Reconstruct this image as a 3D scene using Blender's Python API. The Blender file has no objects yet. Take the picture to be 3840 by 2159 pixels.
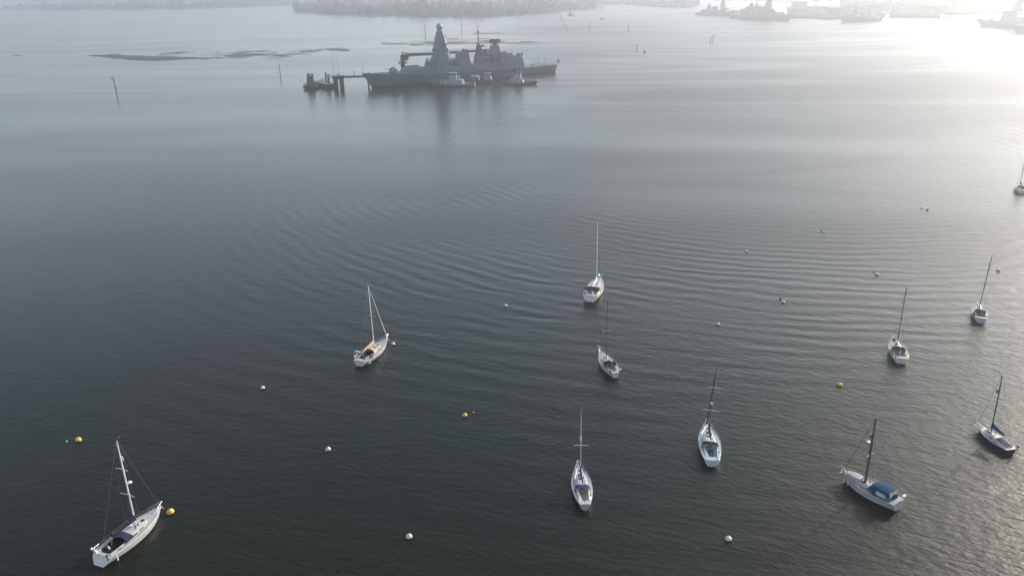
import bpy, bmesh, math, random
from math import sin, cos, pi, radians, sqrt, atan2, hypot
random.seed(7)
SC = bpy.context.scene
COL = SC.collection
# ------------------------------------------------------------------ camera
PW, PH = 3840.0, 2159.0
CAMH = 70.0
def cam_model(hor=-65.0, yv=8500.0, cx=2110.0):
    dx, dy = cx-PW/2, yv-PH/2
    roll = atan2(dx, dy); v = hypot(dx, dy)
    h = (PH/2-hor)*cos(roll)
    f = sqrt(v*h); p = atan2(h, f)
    fwd = (0, cos(p), -sin(p)); dn = (0, -sin(p), -cos(p)); rt = (1, 0, 0)
    ix = tuple(rt[i]*cos(roll)+dn[i]*sin(roll) for i in range(3))
    iy = tuple(-rt[i]*sin(roll)+dn[i]*cos(roll) for i in range(3))
    return f, fwd, ix, iy
FPX, FWD, IX, IY = cam_model()
def ray(x, y):
    return tuple(FWD[i]*FPX+IX[i]*(x-PW/2)+IY[i]*(y-PH/2) for i in range(3))
def at(x, y, z=0.0):
    """ground position (height z) seen at a photo pixel"""
    d = ray(x, y); t = (z-CAMH)/d[2]
    return (d[0]*t, d[1]*t, z)
def height_at(px, x, y):
    """height above water of photo pixel y on the vertical line over ground point px"""
    d = ray(x, y); t = hypot(px[0], px[1])/hypot(d[0], d[1])
    return CAMH+d[2]*t
cd = bpy.data.cameras.new("camera"); cam = bpy.data.objects.new("camera", cd); COL.objects.link(cam)
from mathutils import Matrix, Vector
M = Matrix.Identity(4)
for i in range(3):
    M[i][0] = IX[i]; M[i][1] = -IY[i]; M[i][2] = -FWD[i]
M[2][3] = CAMH
cam.matrix_world = M
cd.sensor_fit = 'HORIZONTAL'; cd.sensor_width = 36.0; cd.lens = FPX/PW*36.0
cd.clip_start = 1.0; cd.clip_end = 60000.0
SC.camera = cam
SC.render.resolution_x = 1024; SC.render.resolution_y = 575
# ------------------------------------------------------------------ light
SUN_AZ, SUN_EL = 50.5, 24.0
w = bpy.data.worlds.new("World"); SC.world = w; w.use_nodes = True
nt = w.node_tree; bg = nt.nodes['Background']
sky = nt.nodes.new('ShaderNodeTexSky'); sky.sky_type = 'NISHITA'; sky.sun_disc = False
sky.sun_elevation = radians(SUN_EL); sky.sun_rotation = radians(SUN_AZ)
sky.air_density = 1.0; sky.dust_density = 1.4; sky.ozone_density = 1.5
hs = nt.nodes.new('ShaderNodeHueSaturation'); hs.inputs['Saturation'].default_value = .56
nt.links.new(sky.outputs[0], hs.inputs['Color']); tn = nt.nodes.new('ShaderNodeMix'); tn.data_type = 'RGBA'; tn.blend_type = 'MULTIPLY'; tn.inputs[0].default_value = 1.0; tn.inputs[7].default_value = (.965, 1.0, 1.018, 1)
nt.links.new(hs.outputs[0], tn.inputs[6]); nt.links.new(tn.outputs[2], bg.inputs[0]); bg.inputs[1].default_value = 0.15
sl = bpy.data.lights.new("sun", 'SUN'); sl.energy = 3.7; sl.angle = radians(3.5); sl.color = (1.0, 0.88, 0.75)
so = bpy.data.objects.new("sun", sl); COL.objects.link(so)
sd = Vector((sin(radians(SUN_AZ))*cos(radians(SUN_EL)), cos(radians(SUN_AZ))*cos(radians(SUN_EL)), sin(radians(SUN_EL))))
so.rotation_euler = sd.to_track_quat('Z', 'Y').to_euler()
SC.view_settings.view_transform = 'Standard'; SC.view_settings.look = 'None'
SC.view_settings.exposure = 0.86; SC.view_settings.gamma = 1.0
SC.cycles.use_denoising = True
SC.cycles.volume_bounces = 0; SC.cycles.max_bounces = 6; SC.cycles.glossy_bounces = 3; SC.cycles.diffuse_bounces = 2
SC.cycles.transparent_max_bounces = 8
SC.cycles.caustics_reflective = True; SC.cycles.sample_clamp_indirect = 4.0

# ------------------------------------------------------------------ materials
def mat(name, col, rough=0.5, metal=0.0, spec=0.5, var=0.12, scale=1.5, dirt=None, dirt_amt=0.0, bump=0.0, trans=0.0):
    m = bpy.data.materials.new(name); m.use_nodes = True
    n = m.node_tree; b = n.nodes['Principled BSDF']
    b.inputs['Roughness'].default_value = rough; b.inputs['Metallic'].default_value = metal
    b.inputs['Specular IOR Level'].default_value = spec
    tc = n.nodes.new('ShaderNodeTexCoord')
    no = n.nodes.new('ShaderNodeTexNoise'); no.inputs['Scale'].default_value = scale; no.inputs['Detail'].default_value = 4
    n.links.new(tc.outputs['Object'], no.inputs['Vector'])
    r = n.nodes.new('ShaderNodeMapRange'); r.inputs['From Min'].default_value = .3; r.inputs['From Max'].default_value = .7
    n.links.new(no.outputs['Fac'], r.inputs['Value'])
    mx = n.nodes.new('ShaderNodeMix'); mx.data_type = 'RGBA'
    mx.inputs[6].default_value = (*[c*(1-var) for c in col], 1); mx.inputs[7].default_value = (*[min(1, c*(1+var)) for c in col], 1)
    n.links.new(r.outputs[0], mx.inputs[0]); out = mx.outputs[2]
    if dirt:
        n2 = n.nodes.new('ShaderNodeTexNoise'); n2.inputs['Scale'].default_value = scale*.6; n2.inputs['Detail'].default_value = 6; n2.inputs['Roughness'].default_value = .7
        n.links.new(tc.outputs['Object'], n2.inputs['Vector'])
        r2 = n.nodes.new('ShaderNodeMapRange'); r2.inputs['From Min'].default_value = .5; r2.inputs['From Max'].default_value = .72; r2.inputs['To Max'].default_value = dirt_amt
        n.links.new(n2.outputs['Fac'], r2.inputs['Value'])
        m2 = n.nodes.new('ShaderNodeMix'); m2.data_type = 'RGBA'; m2.inputs[7].default_value = (*dirt, 1)
        n.links.new(out, m2.inputs[6]); n.links.new(r2.outputs[0], m2.inputs[0]); out = m2.outputs[2]
    n.links.new(out, b.inputs['Base Color'])
    if bump:
        bp = n.nodes.new('ShaderNodeBump'); bp.inputs['Distance'].default_value = bump
        n.links.new(no.outputs['Fac'], bp.inputs['Height']); n.links.new(bp.outputs[0], b.inputs['Normal'])
    return m
MT = {}
def mk(k, *a, **kw): MT[k] = mat(k, *a, **kw)
mk('white_gelcoat', (.50, .495, .485), .3, var=.05, scale=1.2, dirt=(.42, .38, .30), dirt_amt=.35)
mk('old_gelcoat', (.38, .37, .37), .45, var=.08, scale=1.5, dirt=(.30, .27, .22), dirt_amt=.5)
mk('grey_gelcoat', (.40, .41, .43), .4, var=.08, scale=1.2, dirt=(.25, .24, .22), dirt_amt=.4)
mk('navy_gelcoat', (.02, .03, .06), .2, var=.2, scale=1.2)
mk('deck_white', (.36, .355, .35), .6, var=.08, scale=2.5, dirt=(.36, .33, .28), dirt_amt=.45)
mk('deck_grey', (.31, .30, .295), .7, var=.10, scale=2.5, dirt=(.22, .2, .17), dirt_amt=.4)
mk('deck_blue', (.24, .33, .37), .65, var=.10, scale=2.5, dirt=(.25, .27, .27), dirt_amt=.4)
mk('teak', (.30, .24, .19), .7, var=.2, scale=6)
mk('dark_teak', (.12, .07, .05), .6, var=.2, scale=6)
mk('brown_wood', (.22, .09, .05), .5, var=.2, scale=6)
mk('antifoul', (.03, .04, .07), .6, var=.2, scale=2)
mk('stripe_blue', (.03, .06, .16), .35, var=.1)
mk('dark_glass', (.012, .014, .02), .08, var=.1, spec=.6)
mk('clear_window', (.50, .48, .46), .15, var=.1)
mk('navy_canvas', (.018, .022, .045), .85, 0, .08, var=.25, scale=3, bump=.01)
mk('black_canvas', (.014, .014, .018), .85, 0, .08, var=.25, scale=3, bump=.01)
mk('blue_canvas', (.016, .055, .115), .85, 0, .08, var=.25, scale=3, bump=.01)
mk('royal_canvas', (.016, .055, .17), .85, 0, .08, var=.2, scale=3, bump=.01)
mk('tan_canvas', (.48, .35, .23), .85, 0, .08, var=.12, scale=3, bump=.01)
mk('maroon_canvas', (.035, .02, .03), .85, 0, .08, var=.25, scale=3, bump=.01)
mk('white_canvas', (.72, .70, .66), .8, var=.08, scale=3)
mk('grey_canvas', (.22, .25, .30), .8, 0, .08, var=.2, scale=3)
mk('alloy', (.62, .61, .59), .35, metal=.35, var=.06, scale=1)
mk('dark_alloy', (.10, .11, .13), .45, metal=.3, var=.1)
mk('steel', (.55, .55, .56), .3, metal=.7, var=.05)
mk('wire', (.20, .20, .21), .4, metal=.6, var=.05)
mk('white_plastic', (.62, .61, .59), .4, var=.05)
mk('black_rubber', (.02, .02, .022), .8, var=.2)
mk('yellow_buoy', (.56, .38, .05), .5, var=.10, scale=3, dirt=(.30, .20, .06), dirt_amt=.5)
mk('white_buoy', (.50, .47, .42), .55, var=.10, scale=3, dirt=(.35, .32, .25), dirt_amt=.5)
mk('orange_buoy', (.62, .28, .12), .6, var=.1)
mk('weed', (.016, .019, .012), .9, 0, 0, var=.3, scale=8)
mk('warship_grey', (.055, .088, .128), .55, var=.08, scale=.12, dirt=(.11, .12, .13), dirt_amt=.35)
mk('warship_hull', (.05, .075, .10), .5, var=.08, scale=.10, dirt=(.09, .10, .11), dirt_amt=.4)
mk('warship_deck', (.06, .07, .075), .8, var=.12, scale=.15)
mk('warship_dark', (.035, .035, .04), .7, var=.2, scale=.3)
mk('warship_rust', (.05, .034, .036), .7, var=.25, scale=.3)
mk('boot_top', (.02, .02, .024), .6, var=.2, scale=.3)
mk('dome_grey', (.13, .18, .22), .45, var=.04)
mk('emblem_red', (.10, .03, .035), .6, var=.15)
mk('tug_white', (.19, .225, .26), .45, var=.08, scale=.4, dirt=(.35, .33, .3), dirt_amt=.4)
mk('tug_black', (.03, .03, .034), .55, var=.2, scale=.4, dirt=(.10, .06, .04), dirt_amt=.4)
mk('tug_grey', (.20, .24, .28), .55, var=.1, scale=.4)
mk('tug_deck', (.10, .10, .09), .8, var=.2, scale=.5)
mk('rust_red', (.11, .045, .035), .75, var=.25, scale=.6)
mk('pile_dark', (.03, .028, .028), .85, var=.3, scale=.8)
mk('concrete', (.22, .21, .20), .9, var=.15, scale=.1, dirt=(.12, .11, .10), dirt_amt=.5)
mk('quay_ground', (.05, .05, .05), .9, 0, 0, var=.25, scale=.02)
mk('shed_grey', (.10, .105, .12), .8, 0, 0, var=.12, scale=.05)
mk('shed_roof', (.06, .062, .07), .8, 0, 0, var=.15, scale=.05)
mk('house_white', (.65, .63, .60), .7, var=.08, scale=.1)
mk('house_roof', (.12, .08, .07), .8, 0, 0, var=.2, scale=.2)
mk('foliage', (.020, .024, .019), .95, 0, 0, var=.35, scale=.06)
mk('land', (.035, .036, .03), .95, 0, 0, var=.3, scale=.01)
mk('mud', (.052, .042, .038), .7, 0, .08, var=.3, scale=.05)

# ------------------------------------------------------------------ mesh builder
class MB:
    def __init__(s): s.v = []; s.f = []
    def add(s, vs, fs):
        o = len(s.v); s.v += [tuple(p) for p in vs]; s.f += [tuple(i+o for i in f) for f in fs]; return s
    def box(s, c, d, rz=0.0, top=1.0, topy=None, sh=0.0):
        """centre of the base, size, top scale, shear of the top along x"""
        ty = top if topy is None else topy; vs = []
        for k, (ax, ay) in ((0, (1, 1)), (1, (top, ty))):
            for a, b in ((-1, -1), (1, -1), (1, 1), (-1, 1)):
                x = a*d[0]/2*ax+(sh if k else 0); y = b*d[1]/2*ay
                vs.append((c[0]+x*cos(rz)-y*sin(rz), c[1]+x*sin(rz)+y*cos(rz), c[2]+k*d[2]))
        return s.add(vs, [(3, 2, 1, 0), (4, 5, 6, 7), (0, 1, 5, 4), (1, 2, 6, 5), (2, 3, 7, 6), (3, 0, 4, 7)])
    def hexa(s, b, t):
        """eight corners: four base, four top"""
        return s.add(list(b)+list(t), [(3, 2, 1, 0), (4, 5, 6, 7), (0, 1, 5, 4), (1, 2, 6, 5), (2, 3, 7, 6), (3, 0, 4, 7)])
    def blk(s, x0, x1, z0, z1, w0, w1=None, fx=0.0, ax=0.0, cy=0.0, w0f=None, w1f=None):
        """ship block from x0 (aft) to x1 (forward); half widths w0 base and w1 top; the aft and fore faces lean in by ax / fx"""
        w1 = w0 if w1 is None else w1; a = w0f if w0f is not None else w0; b = w1f if w1f is not None else w1
        return s.hexa([(x0, cy-w0, z0), (x1, cy-a, z0), (x1, cy+a, z0), (x0, cy+w0, z0)], [(x0+ax, cy-w1, z1), (x1-fx, cy-b, z1), (x1-fx, cy+b, z1), (x0+ax, cy+w1, z1)])
    def tube(s, p0, p1, r0, r1=None, n=8):
        r1 = r0 if r1 is None else r1
        a = Vector(p0); b = Vector(p1); d = (b-a)
        if d.length < 1e-6: return s
        d.normalize(); u = d.orthogonal().normalized(); v = d.cross(u); vs = []
        for c, r in ((a, r0), (b, r1)):
            for i in range(n):
                t = 2*pi*i/n; vs.append(tuple(c+u*(r*cos(t))+v*(r*sin(t))))
        return s.add(vs, [(i, (i+1) % n, n+(i+1) % n, n+i) for i in range(n)]+[tuple(range(n-1, -1, -1)), tuple(range(n, 2*n))])
    def path(s, pts, r, n=6):
        for a, b in zip(pts, pts[1:]): s.tube(a, b, r, r, n)
        return s
    def loft(s, rings, closed=True, caps=True):
        n = len(rings[0]); vs = [p for r in rings for p in r]; fs = []
        for k in range(len(rings)-1):
            for i in range(n if closed else n-1):
                j = (i+1) % n; fs.append((k*n+i, k*n+j, (k+1)*n+j, (k+1)*n+i))
        if caps: fs += [tuple(range(n-1, -1, -1)), tuple((len(rings)-1)*n+i for i in range(n))]
        return s.add(vs, fs)
    def ball(s, c, rx, ry=None, rz=None, nu=14, nv=8, jit=0.0, v0=-1.0):
        ry = rx if ry is None else ry; rz = rx if rz is None else rz; rings = []
        for j in range(nv+1):
            ph = -pi/2+pi*j/nv; ring = []
            for i in range(nu):
                q = 1+random.uniform(-jit, jit); t = 2*pi*i/nu
                ring.append((c[0]+rx*q*max(.02, cos(ph))*cos(t), c[1]+ry*q*max(.02, cos(ph))*sin(t), c[2]+rz*q*max(v0, sin(ph))))
            rings.append(ring)
        return s.loft(rings)
    def slab(s, poly, z0, z1):
        n = len(poly); vs = [(p[0], p[1], z0) for p in poly]+[(p[0], p[1], z1) for p in poly]
        return s.add(vs, [tuple(range(n-1, -1, -1)), tuple(range(n, 2*n))]+[(i, (i+1) % n, n+(i+1) % n, n+i) for i in range(n)])
    def build(s, name, m, parent=None, smooth=True, normals=True, ang=38):
        me = bpy.data.meshes.new(name); me.from_pydata(s.v, [], s.f)
        if normals:
            bm = bmesh.new(); bm.from_mesh(me); bmesh.ops.recalc_face_normals(bm, faces=bm.faces); bm.to_mesh(me); bm.free()
        me.materials.append(MT[m] if isinstance(m, str) else m)
        if smooth:
            me.polygons.foreach_set('use_smooth', [True]*len(me.polygons)); me.set_sharp_from_angle(angle=radians(ang))
        o = bpy.data.objects.new(name, me); COL.objects.link(o)
        if parent: o.parent = parent
        return o
def tag(o, label, cat, group=None):
    o['label'] = label; o['category'] = cat
    if group: o['group'] = group
    return o
def thing(name, label, cat, loc=(0, 0, 0), rz=0.0, group=None, roll=0.0):
    o = bpy.data.objects.new(name, None); COL.objects.link(o); o.empty_display_size = .5
    o.location = loc; o.rotation_euler = (roll, 0, rz)
    return tag(o, label, cat, group)
def struct(o): o['kind'] = 'structure'; return o
def copy_tree(o, parent=None):
    c = o.copy(); COL.objects.link(c)
    if parent: c.parent = parent
    for ch in list(o.children): copy_tree(ch, c)
    return c
# ------------------------------------------------------------------ water, haze
def water_material():
    m = bpy.data.materials.new('water'); m.use_nodes = True; n = m.node_tree; L = n.links
    b = n.nodes['Principled BSDF']; b.inputs['IOR'].default_value = 1.333; b.inputs['Specular IOR Level'].default_value = .27
    geo = n.nodes.new('ShaderNodeNewGeometry')
    def math_(op, a, c=None, d=None):
        q = n.nodes.new('ShaderNodeMath'); q.operation = op
        for i, x in enumerate((a, c, d)):
            if x is None: continue
            if isinstance(x, (int, float)): q.inputs[i].default_value = x
            else: L.new(x, q.inputs[i])
        return q.outputs[0]
    def noise(scale, rot, stretch, detail=2.0, rough=.5, off=(0, 0, 0), dist=0.0):
        mp = n.nodes.new('ShaderNodeMapping'); mp.vector_type = 'TEXTURE'
        mp.inputs['Rotation'].default_value = (0, 0, radians(rot)); mp.inputs['Scale'].default_value = (stretch/scale, 1/scale, 1/scale)
        mp.inputs['Location'].default_value = off
        L.new(geo.outputs['Position'], mp.inputs['Vector'])
        t = n.nodes.new('ShaderNodeTexNoise'); t.inputs['Scale'].default_value = 1.0; t.inputs['Detail'].default_value = detail
        t.inputs['Roughness'].default_value = rough; t.inputs['Distortion'].default_value = dist; t.noise_dimensions = '2D'
        L.new(mp.outputs[0], t.inputs['Vector']); return t.outputs['Fac']
    def maprange(x, a, c, d, e):
        q = n.nodes.new('ShaderNodeMapRange'); q.inputs['From Min'].default_value = a; q.inputs['From Max'].default_value = c
        q.inputs['To Min'].default_value = d; q.inputs['To Max'].default_value = e; q.interpolation_type = 'SMOOTHSTEP'; L.new(x, q.inputs['Value']); return q.outputs[0]
    # wind patches: rough and slick water
    patch = noise(1/260., -12, 3.2, 3, .5, dist=.6)
    ruffle = maprange(patch, .3, .7, .72, 1.0)
    slick = noise(1/90., -8, 4.5, 3, .55, (40, 20, 0), dist=1.0)
    wobx = noise(1/70., 0, 1.3, 2, .5, (70, 3, 0))
    # small wind ripples and larger chop
    r1 = noise(1.15, -22, 2.4, 2, .6)
    r2 = noise(.36, -14, 2.4, 2, .5, (13, 5, 0))
    r3 = noise(.10, -20, 2.0, 1, .5, (3, 55, 0))
    h = math_('MULTIPLY', r1, RIP1)
    h = math_('MULTIPLY_ADD', r2, RIP2, h)
    sx = n.nodes.new('ShaderNodeSeparateXYZ'); L.new(geo.outputs['Position'], sx.inputs[0])
    lee = maprange(math_('MULTIPLY_ADD', wobx, 90.0, sx.outputs[0]), -90, 190, .36, 1.0)
    h = math_('MULTIPLY', math_('MULTIPLY', h, ruffle), lee)
    h = math_('MULTIPLY_ADD', r3, .022, h)
    # curved wash left by a passing vessel: rings about a far point
    wob = noise(1/24., 0, 1.5, 3, .6)
    def train(cx, cy, lam, amp, r0, r1_, r2_, r3_, wobble, band):
        sub = n.nodes.new('ShaderNodeVectorMath'); sub.operation = 'SUBTRACT'; sub.inputs[1].default_value = (cx, cy, 0)
        L.new(geo.outputs['Position'], sub.inputs[0])
        ln = n.nodes.new('ShaderNodeVectorMath'); ln.operation = 'LENGTH'; L.new(sub.outputs[0], ln.inputs[0]); r = ln.outputs['Value']
        ph = math_('MULTIPLY_ADD', wob, wobble, math_('MULTIPLY', r, 2*pi/lam))
        s = math_('SINE', ph)
        mask = math_('MULTIPLY', maprange(r, r0, r1_, 0, 1), maprange(r, r2_, r3_, 1, 0))
        var = maprange(noise(1/33., 25, 1.8, 2, .5, (band, 0, 0)), .36, .60, .15, 1.0)
        return math_('MULTIPLY', math_('MULTIPLY', s, amp), math_('MULTIPLY', math_('MULTIPLY', mask, var), math_('MULTIPLY_ADD', lee, .90, .12)))
    h = math_('ADD', h, train(112, 337, 4.6, .048, 95, 150, 195, 265, 9, 0))
    h = math_('ADD', h, train(150, 420, 3.1, .014, 120, 190, 300, 380, 12, 50))
    h = math_('ADD', h, train(60, 330, 6.6, .034, 130, 165, 230, 300, 8, 90))
    bp = n.nodes.new('ShaderNodeBump'); bp.inputs['Distance'].default_value = 1.0; bp.inputs['Strength'].default_value = 1.0
    L.new(h, bp.inputs['Height']); L.new(bp.outputs[0], b.inputs['Normal'])
    ro = math_('MULTIPLY', maprange(slick, .35, .66, .86, 1.06), maprange(patch, .3, .7, ROUGH*.92, ROUGH))
    ro = math_('MULTIPLY', ro, maprange(lee, .36, 1.0, .85, 1.52))
    L.new(ro, b.inputs['Roughness'])
    # silty body colour
    silt = noise(1/120., 20, 1.5, 3, .5, (9, 9, 0))
    mx = n.nodes.new('ShaderNodeMix'); mx.data_type = 'RGBA'
    mx.inputs[6].default_value = (*BODY_A, 1); mx.inputs[7].default_value = (*BODY_B, 1)
    L.new(maprange(silt, .35, .65, 0, 1), mx.inputs[0]); L.new(mx.outputs[2], b.inputs['Base Color'])
    return m
RIP1, RIP2, ROUGH = .12, .085, .25
BODY_A, BODY_B = (.0034, .0076, .0053), (.0062, .0079, .0048)
q = MB(); S = 16000.0
q.add([(-S, -400, 0), (S, -400, 0), (S, 2*S, 0), (-S, 2*S, 0)], [(0, 1, 2, 3)])
water = struct(q.build('water', water_material(), smooth=False))
HAZE_D, HAZE_G = .00036, .78
hz = bpy.data.materials.new('haze'); hz.use_nodes = True
hn = hz.node_tree; hn.nodes.remove(hn.nodes['Principled BSDF'])
pv = hn.nodes.new('ShaderNodeVolumePrincipled'); pv.inputs['Color'].default_value = (.90, .93, 1.0, 1); pv.inputs['Density'].default_value = HAZE_D
pv.inputs['Anisotropy'].default_value = HAZE_G
hn.links.new(pv.outputs[0], hn.nodes['Material Output'].inputs['Volume'])
q = MB(); q.hexa([(-S-5, -405, -1), (S+5, -405, -1), (S+5, 2*S+5, -1), (-S-5, 2*S+5, -1)], [(-S-5, -405, 85), (S+5, -405, 85), (S+5, 2*S+5, 85), (-S-5, 2*S+5, 85)])
haze = q.build('haze', hz, smooth=False); haze['kind'] = 'stuff'
# ------------------------------------------------------------------ sailing yachts
def yacht(label, bow, stern, mast_top, L, B, hd, off=(0, 0), hull='white_gelcoat', deck='deck_white', ws=.72, tm=.42, fb=(1.05, .95, 1.35),
          scoop=0.0, over_b=.9, over_s=.0, mx=None, mz=14.0, mr=.085, mast_m='alloy', spreaders=(.42, .72), cab=None, cab_m=None, cab_h=.45,
          cpit=None, sole='deck_grey', boom=True, cover=None, hood=None, furl=None, furl_r=.07, stripe='stripe_blue', roll=0.0, loc=None, extras=(), name='sailing_yacht', win='dark_glass', spr_len=1.0, rig_m='wire', backstay=True):
    R = thing(name, label, 'sailing yacht', (loc[0], loc[1], 0), radians(hd), 'sailing yachts on moorings', roll=radians(roll))
    mx = .58*L if mx is None else mx
    cab = (.36*L, .74*L) if cab is None else cab
    cpit = (.07*L, cab[0]) if cpit is None else cpit
    zs, zm, zb = fb
    def b_(t):
        if t < tm: return B/2*(1-(1-ws)*((tm-t)/tm)**2)
        q = (t-tm)/(1-tm); return B/2*max(.012, 1-q**2.1)
    def z_(t): return zm+(zs-zm)*max(0, 1-t/.45)**2+(zb-zm)*max(0, (t-.35)/.65)**1.8
    ts = sorted(set([0, .03, .1, .18, .26, .34, .42, .5, .58, .66, .74, .81, .87, .92, .955, .98, 1.0]+[c/L for c in cpit]))
    fr = (1.0, .97, .93, .87, .79, .55); zf = (1.0, .72, .45, .2, 0.0, -.4)
    frs = (1.0, .95, .84, .68, .50, .25)
    def fk(t, k):
        w_ = max(0, 1-t/.40)**1.4; return fr[k]*(1-w_)+frs[k]*w_
    def pt(t, k, s):
        z = z_(t)*zf[k] if k < 5 else -.4+.42*max(0, 1-t/.22)**1.3
        d = 1-zf[k]
        x = t*L-over_b*max(0, d)*t**3.5+scoop*(zf[k] if zf[k] > 0 else 0)*(1-t)**6+over_s*d*(1-t)**5
        return (x, s*b_(t)*fk(t, k)*(1 if t < .9 else 1-(t-.9)*2.2*d), z)
    q = MB(); rings = []
    for t in ts:
        rings.append([pt(t, k, 1) for k in range(6)]+[pt(t, 5-k, -1) for k in range(6)])
    q.loft(rings, closed=False, caps=False)
    n = 12; q.f.append(tuple(range(n))); 
    hullo = q.build('hull', hull, R, ang=50)
    # coloured line below the sheer and dark boot top, standing 6 mm proud of the topsides
    def band(z0, z1, m, nm, out=.006, tt=None):
        w_ = MB()
        for s in (1, -1):
            rows = []
            for t in (tt or ts[1:-1]):
                def g(f):
                    z = f*z_(t)
                    for k in range(4):
                        if zf[k+1] <= f <= zf[k]:
                            a = (f-zf[k+1])/(zf[k]-zf[k+1]); p0 = pt(t, k+1, s); p1 = pt(t, k, s)
                            return (p0[0]+(p1[0]-p0[0])*a, p0[1]+(p1[1]-p0[1])*a+s*out, p0[2]+(p1[2]-p0[2])*a)
                rows.append([g(z0), g(z1)])
            w_.loft(rows, closed=False, caps=False)
        return w_.build(nm, m, R, normals=False)
    if stripe: band(.80, .87, stripe, 'hull_stripe')
    band(.0, .10, 'antifoul', 'boot_top', .008)
    # deck with a cockpit opening
    wc = [min(.30*B, b_(t)*.62) for t in ts]
    q = MB(); row = []
    for t, w_ in zip(ts, wc):
        b = b_(t)-.03; z = z_(t)+.005; x = pt(t, 0, 1)[0]
        ins = max(.01, min(w_, b*.7))
        row.append([(x, -b, z), (x, -ins, z+.05*b), (x, ins, z+.05*b), (x, b, z)])
    for i in range(len(ts)-1):
        o = len(q.v); q.v += row[i]+row[i+1]; inside = cpit[0]/L-1e-6 <= ts[i] and ts[i+1] <= cpit[1]/L+1e-6
        for j in range(3):
            if j == 1 and inside: continue
            q.f.append((o+j, o+j+1, o+5+j, o+4+j))
    q.build('deck', deck, R, normals=False, ang=60)
    for s in (1, -1):
        q = MB(); q.path([(pt(t, 0, s)[0], s*(b_(t)-.02), z_(t)+.03) for t in ts], .028, 5)
        q.build('toe_rail', 'alloy' if deck != 'teak' else 'dark_teak', R)
    # cockpit well: seats, coamings and a lower sole
    c0, c1 = cpit; wcm = min(.30*B, b_((c0+c1)/2/L)*.62); wa = min(.30*B, b_(c0/L)*.62); zc = z_((c0+c1)/2/L)
    q = MB(); rings = []
    for (x, w_) in ((c0, wa), (c1, wcm)):
        rings.append([(x, -w_, zc+.06), (x, -w_, zc-.12), (x, -w_*.48, zc-.12), (x, -w_*.48, zc-.5), (x, w_*.48, zc-.5), (x, w_*.48, zc-.12), (x, w_, zc-.12), (x, w_, zc+.06)])
    q.loft(rings, closed=False, caps=False)
    q.add([(c0, -wa, zc-.5), (c0, wa, zc-.5), (c0, wa, zc+.06), (c0, -wa, zc+.06)], [(0, 1, 2, 3)]); q.add([(c1, -wcm, zc-.5), (c1, wcm, zc-.5), (c1, wcm, zc+.06), (c1, -wcm, zc+.06)], [(3, 2, 1, 0)])
    for s in (1, -1):
        q.tube((c0, s*(wa+.05), zc+.12), (c1, s*(wcm+.05), zc+.20), .09, .11, 6)
    ck = q.build('cockpit', deck, R, normals=False)
    q = MB(); q.box(((c0+c1)/2, 0, zc-.498), (c1-c0-.1, wcm*.9, .02)); q.build('cockpit_sole', sole, ck)
    for s in (1, -1):
        q = MB(); q.tube((c1-.6, s*(wcm+.06), zc+.22), (c1-.6, s*(wcm+.06), zc+.40), .09, .07, 10); q.build('winch', 'steel', R)
    # coachroof
    x0, x1 = cab; rings = []
    for i in range(9):
        f = i/8; x = x0+(x1-x0)*f; t = x/L; w_ = min(.62*b_(t), .36*B)*(1-.25*f**3); zd = z_(t)+.01
        h = cab_h*(1-.55*f)*(1 if i < 8 else .08)
        rings.append([(x+.12*(i == 0), -w_, zd-.03), (x, -w_*.93, zd+h*.7), (x, -w_*.72, zd+h), (x, 0, zd+h*1.12), (x, w_*.72, zd+h), (x, w_*.93, zd+h*.7), (x+.12*(i == 0), w_, zd-.03)])
    q = MB(); q.loft(rings, closed=True, caps=True); co = q.build('coachroof', cab_m or deck, R, ang=32)
    for s in (1, -1):
        for (a, c) in ((.10, .40), (.48, .70)):
            q = MB(); rr = []
            for f in (a, (a+c)/2, c):
                x = x0+(x1-x0)*f; t = x/L; w_ = min(.62*b_(t), .36*B)*(1-.25*f**3); zd = z_(t)+.01; h = cab_h*(1-.55*f)
                def sd(g): return s*(w_+(w_*.93-w_)*g+.012)
                rr.append([(x, sd(.25), zd-.03+(h*.7+.03)*.30), (x, sd(.85), zd-.03+(h*.7+.03)*.88)])
            q.loft(rr, closed=False, caps=False); q.build('cabin_window', win, co, normals=False)
    def roof(x, y=0):
        f = (x-x0)/(x1-x0); zd = z_(x/L)+.01
        return zd+cab_h*(1-.55*f)*1.10 if 0 <= f <= .97 else zd+.05
    for f in (.62, .88) if x1-x0 > 2.5 else (.7,):
        x = x0+(x1-x0)*f; q = MB(); q.box((x, 0, roof(x)-.03), (.52, .52, .07), top=.92); q.build('deck_hatch', 'dark_glass', co)
    q = MB(); q.box((x0-.012, 0, zc-.1), (.03, .62, .55)); q.build('companionway', 'dark_teak' if hood else 'brown_wood', co)
    for s in (1, -1):
        q = MB(); q.path([(x0+.5, s*.36*B*.55, roof(x0+.5)+.02), (x0+.5+(x1-x0)*.45, s*.36*B*.45, roof(x0+.5+(x1-x0)*.45)+.03)], .03, 5)
        q.build('grab_rail', 'teak', co)
    # mast and rigging
    zb0 = roof(mx)-.06; mt = MB(); rings = []
    for f, k in ((0, 1), (.6, 1), (1, .72)):
        rings.append([(mx+1.35*mr*k*cos(2*pi*i/10), .9*mr*k*sin(2*pi*i/10), zb0+(mz-zb0)*f) for i in range(10)])
    mt.loft(rings); mast = mt.build('mast', mast_m, R)
    q = MB(); q.box((mx, 0, mz), (.34, .12, .09)); q.tube((mx-.1, 0, mz+.05), (mx-.1, 0, mz+.75), .016, .010, 5); q.tube((mx+.1, 0, mz+.1), (mx+.55, 0, mz+.35), .016, .016, 5); q.box((mx+.55, 0, mz+.33), (.30, .02, .10))
    q.build('masthead_gear', 'dark_alloy', mast)
    hs = []
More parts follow.
